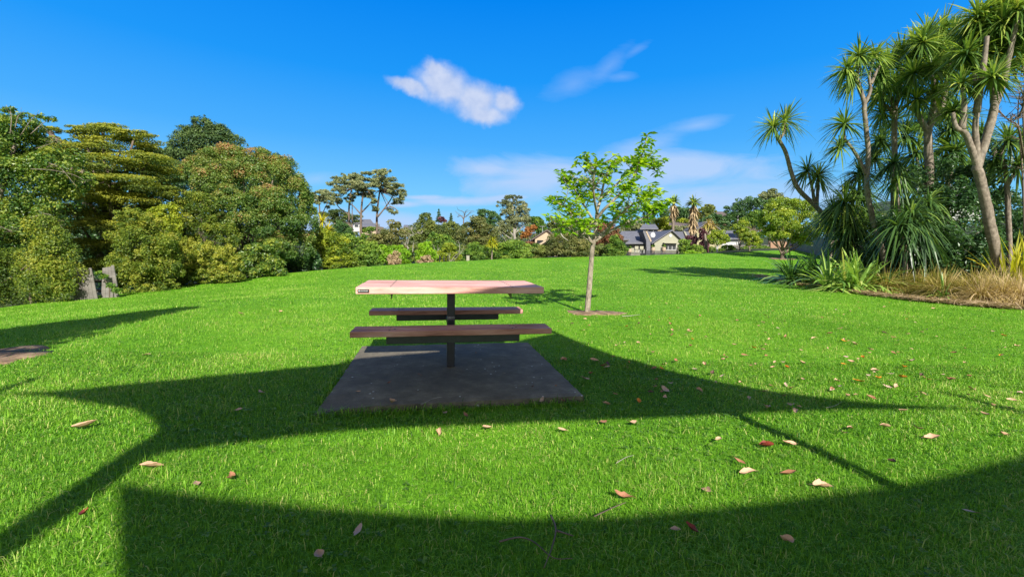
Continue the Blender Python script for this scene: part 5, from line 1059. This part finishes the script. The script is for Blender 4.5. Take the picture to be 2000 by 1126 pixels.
# timber fence on the right
def paling_fence(label, a, b, d0, d1, n, mat, group=None):
    (x0, t0, b0), (x1, t1, b1) = a, b; e_ = at(x0, b0, d0); e = empty('paling_fence', (e_[0], d0, gz(e_[0], d0)), label, 'fence', group); mb = MB()
    A0, A1 = at(x0, b0, d0), at(x0, t0, d0); B0, B1 = at(x1, b1, d1), at(x1, t1, d1)
    dv = (B0 - A0) / np.linalg.norm((B0 - A0)[:2]); L_ = np.linalg.norm((B0 - A0)[:2]); rz = math.atan2(dv[1], dv[0])
    for i in range(n):
        f = (i + .5) / n; p = A0 + (B0 - A0) * f; t = A1[2] + (B1[2] - A1[2]) * f + random.uniform(-.03, .03); zb = min(p[2], gz(p[0], p[1])) - .1
        mb.box((p[0], p[1], (t + zb) / 2), (L_ / n * .93, .025, t - zb), rz)
    mb.build('palings', M[mat], e); 
    for k in (.25, .8):
        p = (A0 + B0) / 2; z = A0[2] + (A1[2] - A0[2]) * k; m2 = MB(); m2.box((p[0], p[1] - .05, z), (L_, .05, .09), rz); m2.build('rail', M[mat], e)
paling_fence('blue grey paling fence shaded behind the planted bed', (1540, 469, 492), (1700, 455, 500), 54, 37, 110, 'greyfence')
paling_fence('pale timber fence behind the small street trees', (1425, 478, 493), (1505, 478, 493), 62, 60, 50, 'boards')
mb = MB(); poly_prism([(1505, 494), (1537, 494), (1537, 472), (1524, 470), (1505, 473)], 55, .3, mb); tag(mb.build('brick_wall', M['brick']), 'short orange brick garden wall behind the largest street tree', 'wall')
# ================================================================== FALLEN LEAVES
def leaf_mesh(name, mat, seed):
    r = random.Random(seed); n = 9; bm = bmesh.new(); rows = []; cu = r.uniform(.3, 2.2); tw = r.uniform(-1.3, 1.3); fold = r.uniform(.1, 1.1); brk = r.choice((0, 0, 0, 1, -1))
    for i in range(n):
        t = i / (n - 1); w = .26 * math.sin(math.pi * min(1, t * .93 + .06)) ** .8 * (1 + .12 * r.uniform(-1, 1)); y = t - .5; a = tw * (t - .5)
        z0 = cu * .28 * (t - .5) ** 2 * 2; row = []
        for s in (-1, -.5, 0, .5, 1):
            x = s * w * (1 + r.uniform(-.16, .16)) * (.45 if brk * s > 0 and t > .5 else 1); z = abs(s) * w * fold + z0 + r.uniform(-.01, .01); row.append(bm.verts.new((x * math.cos(a) - z * math.sin(a) * .6, y, z * math.cos(a) + x * math.sin(a) + .03)))
        rows.append(row)
    for i in range(n - 1):
        for k in range(4): bm.faces.new((rows[i][k], rows[i][k + 1], rows[i + 1][k + 1], rows[i + 1][k]))
    s0 = rows[0][2].co; a = [bm.verts.new(s0 + Vector((dx, dy, .01))) for dx, dy in ((-.012, 0), (.012, 0), (.02, -.2), (.0, -.2))]; bm.faces.new(a)
    for f in bm.faces: f.smooth = True
    me = bpy.data.meshes.new(name); bm.to_mesh(me); bm.free(); me.materials.append(M[mat]); return me
LM = {}
for c in ('tan', 'brown', 'orange', 'red', 'pale', 'dark'): LM[c] = [leaf_mesh('fallen_leaf', 'leaf_' + c, hash_) for hash_ in range(len(c) * 10, len(c) * 10 + 9)]
GLF = 'fallen leaves on the lawn'
SHARED = {'tan': 'dry tan leaf fallen on the lawn', 'brown': 'curled brown leaf fallen on the lawn', 'orange': 'small orange leaf fallen on the lawn', 'pale': 'small pale pinkish leaf fallen on the lawn', 'dark': 'dark shrivelled leaf fallen on the lawn', 'red': 'small red leaf fallen on the lawn'}
def leaf(px, py, c='tan', size=None, label=None, lift=.024):
    p = gp(px, py)
    if inside(SLAB, np.array([p[0]]), np.array([p[1]]))[0]: p[2] = ZS - .018
    o = bpy.data.objects.new('fallen_leaf', random.choice(LM[c])); COL.objects.link(o)
    s = (size or random.uniform(.06, .1)) * .82; o.scale = (s, s * random.uniform(.85, 1.15), s * random.uniform(.7, 1.3)); o.location = (p[0], p[1], p[2] + lift)
    o.rotation_euler = (random.uniform(-.35, .35), random.uniform(-.35, .35), random.uniform(0, 6.28)); tag(o, label or SHARED[c], 'leaf', GLF)
for px, py, c, s, lab in [(1300, 767, 'pale', .1, 'broad pinkish leaf lying in the shadow right of the slab'), (1497, 804, 'tan', .11, 'long tan leaf standing on the right pole shadow edge'), (1676, 750, 'orange', .115, 'brightest orange leaf lying above the right shadow tip'),
        (1497, 880, 'red', .095, 'glossy dark red leaf on sunlit grass below the pole shadow'), (1898, 1010, 'pale', .09, 'large pale rounded leaf in the shade near the bottom right corner'), (1532, 1067, 'tan', .08, 'curled tan leaf in the front shade at the bottom right'), (1349, 1044, 'red', .075, 'dull dark red leaf standing in the front shade'),
        (1319, 1046, 'pale', .05, 'tiny pale leaf beside the dull dark red leaf in shade'), (1763, 742, 'orange', .09, 'flat orange leaf to the right of the brightest orange leaf'), (167, 841, 'tan', .13, 'folded tan leaf alone on the sunlit grass far left'), (295, 921, 'tan', .11, 'torn tan leaf at the left corner of the front shadow'),
        (167, 1013, 'red', .055, 'small reddish leaf in the sunlit gap at the bottom left'), (700, 1047, 'pale', .07, 'pinkish leaf standing upright in the front shade'), (625, 1098, 'tan', .08, 'flat dull leaf at the very bottom of the front shade'), (1215, 980, 'brown', .11, 'long brown leaf at the edge of the front shadow'),
        (1378, 967, 'tan', .08, 'narrow curled leaf standing on the sunlit front strip'), (765, 803, 'tan', .11, 'tan leaf leaning on the front edge of the slab'), (1742, 910, 'dark', .06, 'nearly black leaf right of the pole shadow'), (1058, 790, 'pale', .07, 'pale curled leaf by the right front edge of the slab')]:
    leaf(px, py, c, s, lab)
for px, py, c in [(1554, 809, 'tan'), (1765, 808, 'tan'), (1695, 737, 'pale'), (1716, 744, 'orange'), (1737, 735, 'pale'), (1765, 722, 'orange'), (1800, 773, 'tan'), (1795, 753, 'brown'), (1889, 777, 'tan'), (1947, 758, 'tan'), (1991, 773, 'pale'), (1975, 787, 'tan'), (1970, 802, 'dark'), (1923, 816, 'tan'), (1961, 857, 'tan'), (1793, 844, 'tan'), (1821, 864, 'tan'), (1728, 840, 'tan'), (1660, 843, 'tan'), (1646, 852, 'tan'), (1233, 832, 'tan'), (1402, 867, 'tan'), (1539, 874, 'tan'), (1443, 910, 'brown'), (1459, 931, 'tan'), (1541, 935, 'brown'), (1606, 961, 'tan'), (1534, 756, 'pale'), (1546, 763, 'brown'), (1625, 768, 'pale'), (1641, 645, 'tan'), (1667, 672, 'tan'), (1744, 661, 'brown'), (1753, 668, 'tan'), (1700, 687, 'tan'), (1756, 692, 'brown'), (1779, 710, 'pale'), (1807, 647, 'tan'), (1471, 683, 'orange'), (1455, 697, 'brown'), (1412, 706, 'tan'), (1513, 711, 'tan'), (1536, 722, 'orange'), (1319, 710, 'brown'), (1277, 724, 'brown'), (1359, 726, 'pale'), (1410, 739, 'pale'), (1348, 680, 'brown'), (1275, 693, 'tan'), (1270, 657, 'tan'), (1312, 649, 'tan'), (1312, 658, 'brown'), (1340, 658, 'tan'), (1247, 673, 'tan'), (1205, 678, 'tan'), (1247, 635, 'dark'), (1268, 622, 'orange'), (1366, 620, 'brown'), (1440, 628, 'brown'), (452, 943, 'brown'), (385, 953, 'tan'), (510, 772, 'pale'), (467, 807, 'pale'), (858, 852, 'tan'), (1098, 847, 'tan'), (1178, 830, 'brown'), (950, 843, 'tan'), (1160, 708, 'tan'), (1100, 790, 'brown'), (870, 812, 'tan'), (910, 818, 'brown'), (287, 697, 'tan'), (548, 612, 'tan'), (470, 615, 'tan')]:
    leaf(px, py, c)
for px, py in [(700, 780), (760, 762), (985, 742), (1040, 770), (930, 700), (820, 745), (1085, 768)]: leaf(px, py, random.choice(('brown', 'tan', 'dark')), random.uniform(.03, .05), 'small dry leaf scrap lying on the dark concrete slab')
n = 0
while n < 185:
    px, py = random.uniform(1090, 2000), random.uniform(590, 800) ** 1; 
    if random.random() > (1.25 - (py - 590) / 260) * (1.1 - abs(px - 1420) / 800): continue
    if 2.3 * (px - 1515) > 1e9: continue
    p = gp(px, py)
    if inside(BED, np.array([p[0]]), np.array([p[1]]))[0] or p[1] > 16: continue
    leaf(px, py, random.choices(('tan', 'brown', 'orange', 'pale', 'dark'), (6, 3, 1, 1, 1))[0], random.uniform(.04, .085)); n += 1
def twig(label, polys, r, mat='bark', lift=.03):
    mb = MB()
    for pl in polys:
        pts = [gp(*p) + np.array([0, 0, lift + random.uniform(0, .015)]) for p in pl]; c = curve(pts, 4); mb.tube(c, taper(len(c), r, r * .4), 6, .2)
    o = mb.build('dead_twig', M[mat], None, True); tag(o, label, 'twig', 'dead twigs on the lawn')
twig('forked dark dead twig in the front shade at the bottom centre', [[(1075, 1018), (1085, 1050), (1078, 1085), (1062, 1124)], [(1086, 1054), (1120, 1062)]], .0045)
twig('long bent dead twig crossing the bottom centre shade', [[(975, 1072), (1015, 1064), (1045, 1080), (1080, 1108), (1118, 1106)]], .0035, 'bark')
twig('pale straw twig in front of the slab', [[(822, 802), (855, 790), (880, 792)]], .005, 'tan' if False else 'deadwood', .04)
twig('thin pale straw on the sunlit strip right of centre', [[(1203, 915), (1222, 905), (1238, 902)]], .002, 'deadwood')
twig('brown stalk at the right end of the front shadow edge', [[(1160, 1025), (1200, 1003), (1222, 994)]], .0028, 'bark')
twig('thin pale straw lying on the right pole shadow tip', [[(1613, 806), (1630, 800), (1642, 795)]], .0025, 'deadwood')
twig('pale straw beside the young tree soil ring', [[(1215, 622), (1232, 620), (1250, 618)]], .008, 'deadwood')
# ================================================================== LIGHT
sd = bpy.data.lights.new('sun', 'SUN'); sd.energy = 5.0; sd.angle = math.radians(.5); sd.color = (1.0, .95, .86)
so = bpy.data.objects.new('sun', sd); COL.objects.link(so); so.location = (0, 0, 50)
so.rotation_euler = Vector([float(v) for v in SUN]).to_track_quat('Z', 'Y').to_euler()
W = bpy.data.worlds.new('World'); sc.world = W; W.use_nodes = True; nt = W.node_tree; N = nt.nodes; L = nt.links; N.clear()
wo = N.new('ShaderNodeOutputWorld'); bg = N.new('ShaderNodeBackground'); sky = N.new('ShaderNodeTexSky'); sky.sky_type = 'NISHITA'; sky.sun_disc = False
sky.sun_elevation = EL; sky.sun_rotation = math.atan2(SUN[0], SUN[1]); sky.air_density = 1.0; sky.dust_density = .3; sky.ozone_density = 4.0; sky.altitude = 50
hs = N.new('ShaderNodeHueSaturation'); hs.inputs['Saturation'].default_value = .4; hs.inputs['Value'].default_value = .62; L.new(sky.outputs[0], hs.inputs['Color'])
tc = N.new('ShaderNodeTexCoord'); sx = N.new('ShaderNodeSeparateXYZ'); L.new(tc.outputs['Generated'], sx.inputs[0])
def math_(op, a, b=None, c=None, clamp=False):
    m = N.new('ShaderNodeMath'); m.operation = op; m.use_clamp = clamp
    for i, v in enumerate((a, b, c)):
        if v is None: continue
        if isinstance(v, (int, float)): m.inputs[i].default_value = v
        else: L.new(v, m.inputs[i])
    return m.outputs[0]
yy = math_('MAXIMUM', sx.outputs['Y'], .02)
U = math_('DIVIDE', sx.outputs['X'], yy); Vv = math_('DIVIDE', sx.outputs['Z'], yy)
fwd = math_('GREATER_THAN', sx.outputs['Y'], .05)
cmb = N.new('ShaderNodeCombineXYZ'); L.new(U, cmb.inputs[0]); L.new(Vv, cmb.inputs[1])
def wnoise(scale, detail=6, sx_=1, sy_=1, rough=.55, dist=0.0):
    mp = N.new('ShaderNodeMapping'); mp.inputs['Scale'].default_value = (sx_, sy_, 1); L.new(cmb.outputs[0], mp.inputs['Vector'])
    n = N.new('ShaderNodeTexNoise'); n.inputs['Scale'].default_value = scale; n.inputs['Detail'].default_value = detail; n.inputs['Roughness'].default_value = rough; n.inputs['Distortion'].default_value = dist
    L.new(mp.outputs[0], n.inputs['Vector']); return n
def sky_uv(px, py):
    r = ray(px, py); return r[0] / r[1], r[2] / r[1]
def blob(px, py, rx, ry, ang=0.0, uu=None, vv=None):
    u0, v0 = sky_uv(px, py); a, b = rx / F, ry / F
    du = math_('SUBTRACT', uu if uu else U, u0); dv = math_('SUBTRACT', vv if vv else Vv, v0); c, s = math.cos(ang), math.sin(ang)
    p = math_('ADD', math_('MULTIPLY', du, c / a), math_('MULTIPLY', dv, s / a)); q = math_('ADD', math_('MULTIPLY', du, -s / b), math_('MULTIPLY', dv, c / b))
    return math_('SUBTRACT', 1.0, math_('SQRT', math_('ADD', math_('MULTIPLY', p, p), math_('MULTIPLY', q, q))))
nA = wnoise(14, 8, rough=.6); nB = wnoise(34, 7)
sepA = N.new('ShaderNodeSeparateColor'); L.new(nA.outputs['Color'], sepA.inputs[0])
Ud = math_('ADD', U, math_('MULTIPLY_ADD', sepA.outputs[0], .05, -.025)); Vd = math_('ADD', Vv, math_('MULTIPLY_ADD', sepA.outputs[1], .05, -.025))
def union(bl):
    m = bl[0]
    for b in bl[1:]:
        s = N.new('ShaderNodeMath'); s.operation = 'SMOOTH_MAX'; s.inputs[2].default_value = .25; L.new(m, s.inputs[0]); L.new(b, s.inputs[1]); m = s.outputs[0]
    return m
cum = union([blob(*a, uu=Ud, vv=Vd) for a in [(868, 168, 70, 44, -.35), (850, 140, 34, 20, -.7), (800, 172, 52, 17, -.25), (925, 192, 62, 42, -.4), (985, 200, 36, 30, -.2), (945, 222, 62, 22, -.2)]])
cumd = math_('ADD', cum, math_('MULTIPLY_ADD', nB.outputs['Fac'], .24, -.12))
mr = N.new('ShaderNodeMapRange'); mr.interpolation_type = 'SMOOTHSTEP'; mr.inputs[1].default_value = -.08; mr.inputs[2].default_value = .72; mr.inputs[4].default_value = .9; L.new(cumd, mr.inputs[0])
cumf = mr.outputs[0]
# thin wisps
nW = wnoise(5, 8, 1, 3.0, .6, .6)
def wisp(bl, k):
    m = union(bl); v = math_('MULTIPLY', math_('ADD', m, math_('MULTIPLY_ADD', nW.outputs['Fac'], 1.6, -.85)), k, clamp=True); return v
w1 = wisp([blob(1120, 165, 75, 30, .25), blob(1190, 130, 70, 22, .75), blob(1240, 100, 40, 12, .5), blob(1215, 150, 40, 12, .1)], .3)
w2 = wisp([blob(1360, 245, 80, 18, .2), blob(1260, 285, 120, 26, .25)], .6)
w3 = wisp([blob(1060, 350, 190, 55, .05), blob(1330, 330, 260, 50, .03), blob(950, 330, 80, 30, .0)], 1.35)
w4 = wisp([blob(880, 393, 130, 12, .02), blob(980, 388, 60, 10, .05), blob(790, 398, 60, 10, 0), blob(830, 386, 80, 7, 0), blob(1000, 384, 50, 8, 0)], 1.7)
w5 = wisp([blob(1450, 390, 420, 48, 0), blob(700, 440, 500, 35, 0)], 1.2)
w6 = wisp([blob(620, 350, 60, 18, .1)], .5)
wt = w1
for w in (w2, w3, w4, w5, w6): wt = math_('MAXIMUM', wt, w)
wt = math_('MULTIPLY', wt, .85)
SKYK, EXPO = .11, .9
K_ = 1 / (SKYK * 2 ** EXPO)
zr = ramp(N, [(0.0, (.34, .68, 1.0)), (.10, (.21, .62, 1.0)), (.22, (.07, .43, 1.0)), (.34, (.014, .32, .96)), (.47, (.002, .24, .89)), (.75, (.0, .15, .7)), (1, (0, .1, .55))]); L.new(sx.outputs['Z'], zr.inputs['Fac'])
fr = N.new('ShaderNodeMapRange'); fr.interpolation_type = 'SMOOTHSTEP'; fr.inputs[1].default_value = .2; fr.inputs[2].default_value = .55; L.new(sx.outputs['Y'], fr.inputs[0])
sc_ = N.new('ShaderNodeVectorMath'); sc_.operation = 'SCALE'; sc_.inputs['Scale'].default_value = K_; L.new(zr.outputs['Color'], sc_.inputs[0])
def mixc(fac, a, col):
    m = N.new('ShaderNodeMix'); m.data_type = 'RGBA'; L.new(fac, m.inputs[0]); L.new(a, m.inputs[6])
    if isinstance(col, tuple): m.inputs[7].default_value = (*col, 1)
    else: L.new(col, m.inputs[7])
    return m.outputs[2]
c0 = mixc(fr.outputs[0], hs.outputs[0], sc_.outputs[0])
c1 = mixc(math_('MULTIPLY', wt, fwd), c0, tuple(v * K_ for v in (.5, .67, .98)))
cc_ = N.new('ShaderNodeMix'); cc_.data_type = 'RGBA'; L.new(nB.outputs['Fac'], cc_.inputs[0]); cc_.inputs[6].default_value = tuple(v * K_ for v in (.38, .5, .8)) + (1,); cc_.inputs[7].default_value = tuple(v * K_ for v in (.82, .86, .98)) + (1,)
c2 = mixc(math_('MULTIPLY', cumf, fwd), c1, cc_.outputs[2])
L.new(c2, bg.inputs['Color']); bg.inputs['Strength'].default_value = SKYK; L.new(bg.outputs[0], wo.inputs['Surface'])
vs = sc.view_settings; vs.view_transform = 'Standard'; vs.look = 'None'; vs.exposure = EXPO; vs.gamma = 1; vs.use_curve_mapping = False
sc.render.engine = 'CYCLES'; sc.cycles.max_bounces = 6; sc.cycles.diffuse_bounces = 3; sc.cycles.transmission_bounces = 3; sc.cycles.glossy_bounces = 2; sc.cycles.transparent_max_bounces = 4
sc.cycles.use_denoising = True; sc.cycles.use_adaptive_sampling = True
bpy.context.view_layer.update()
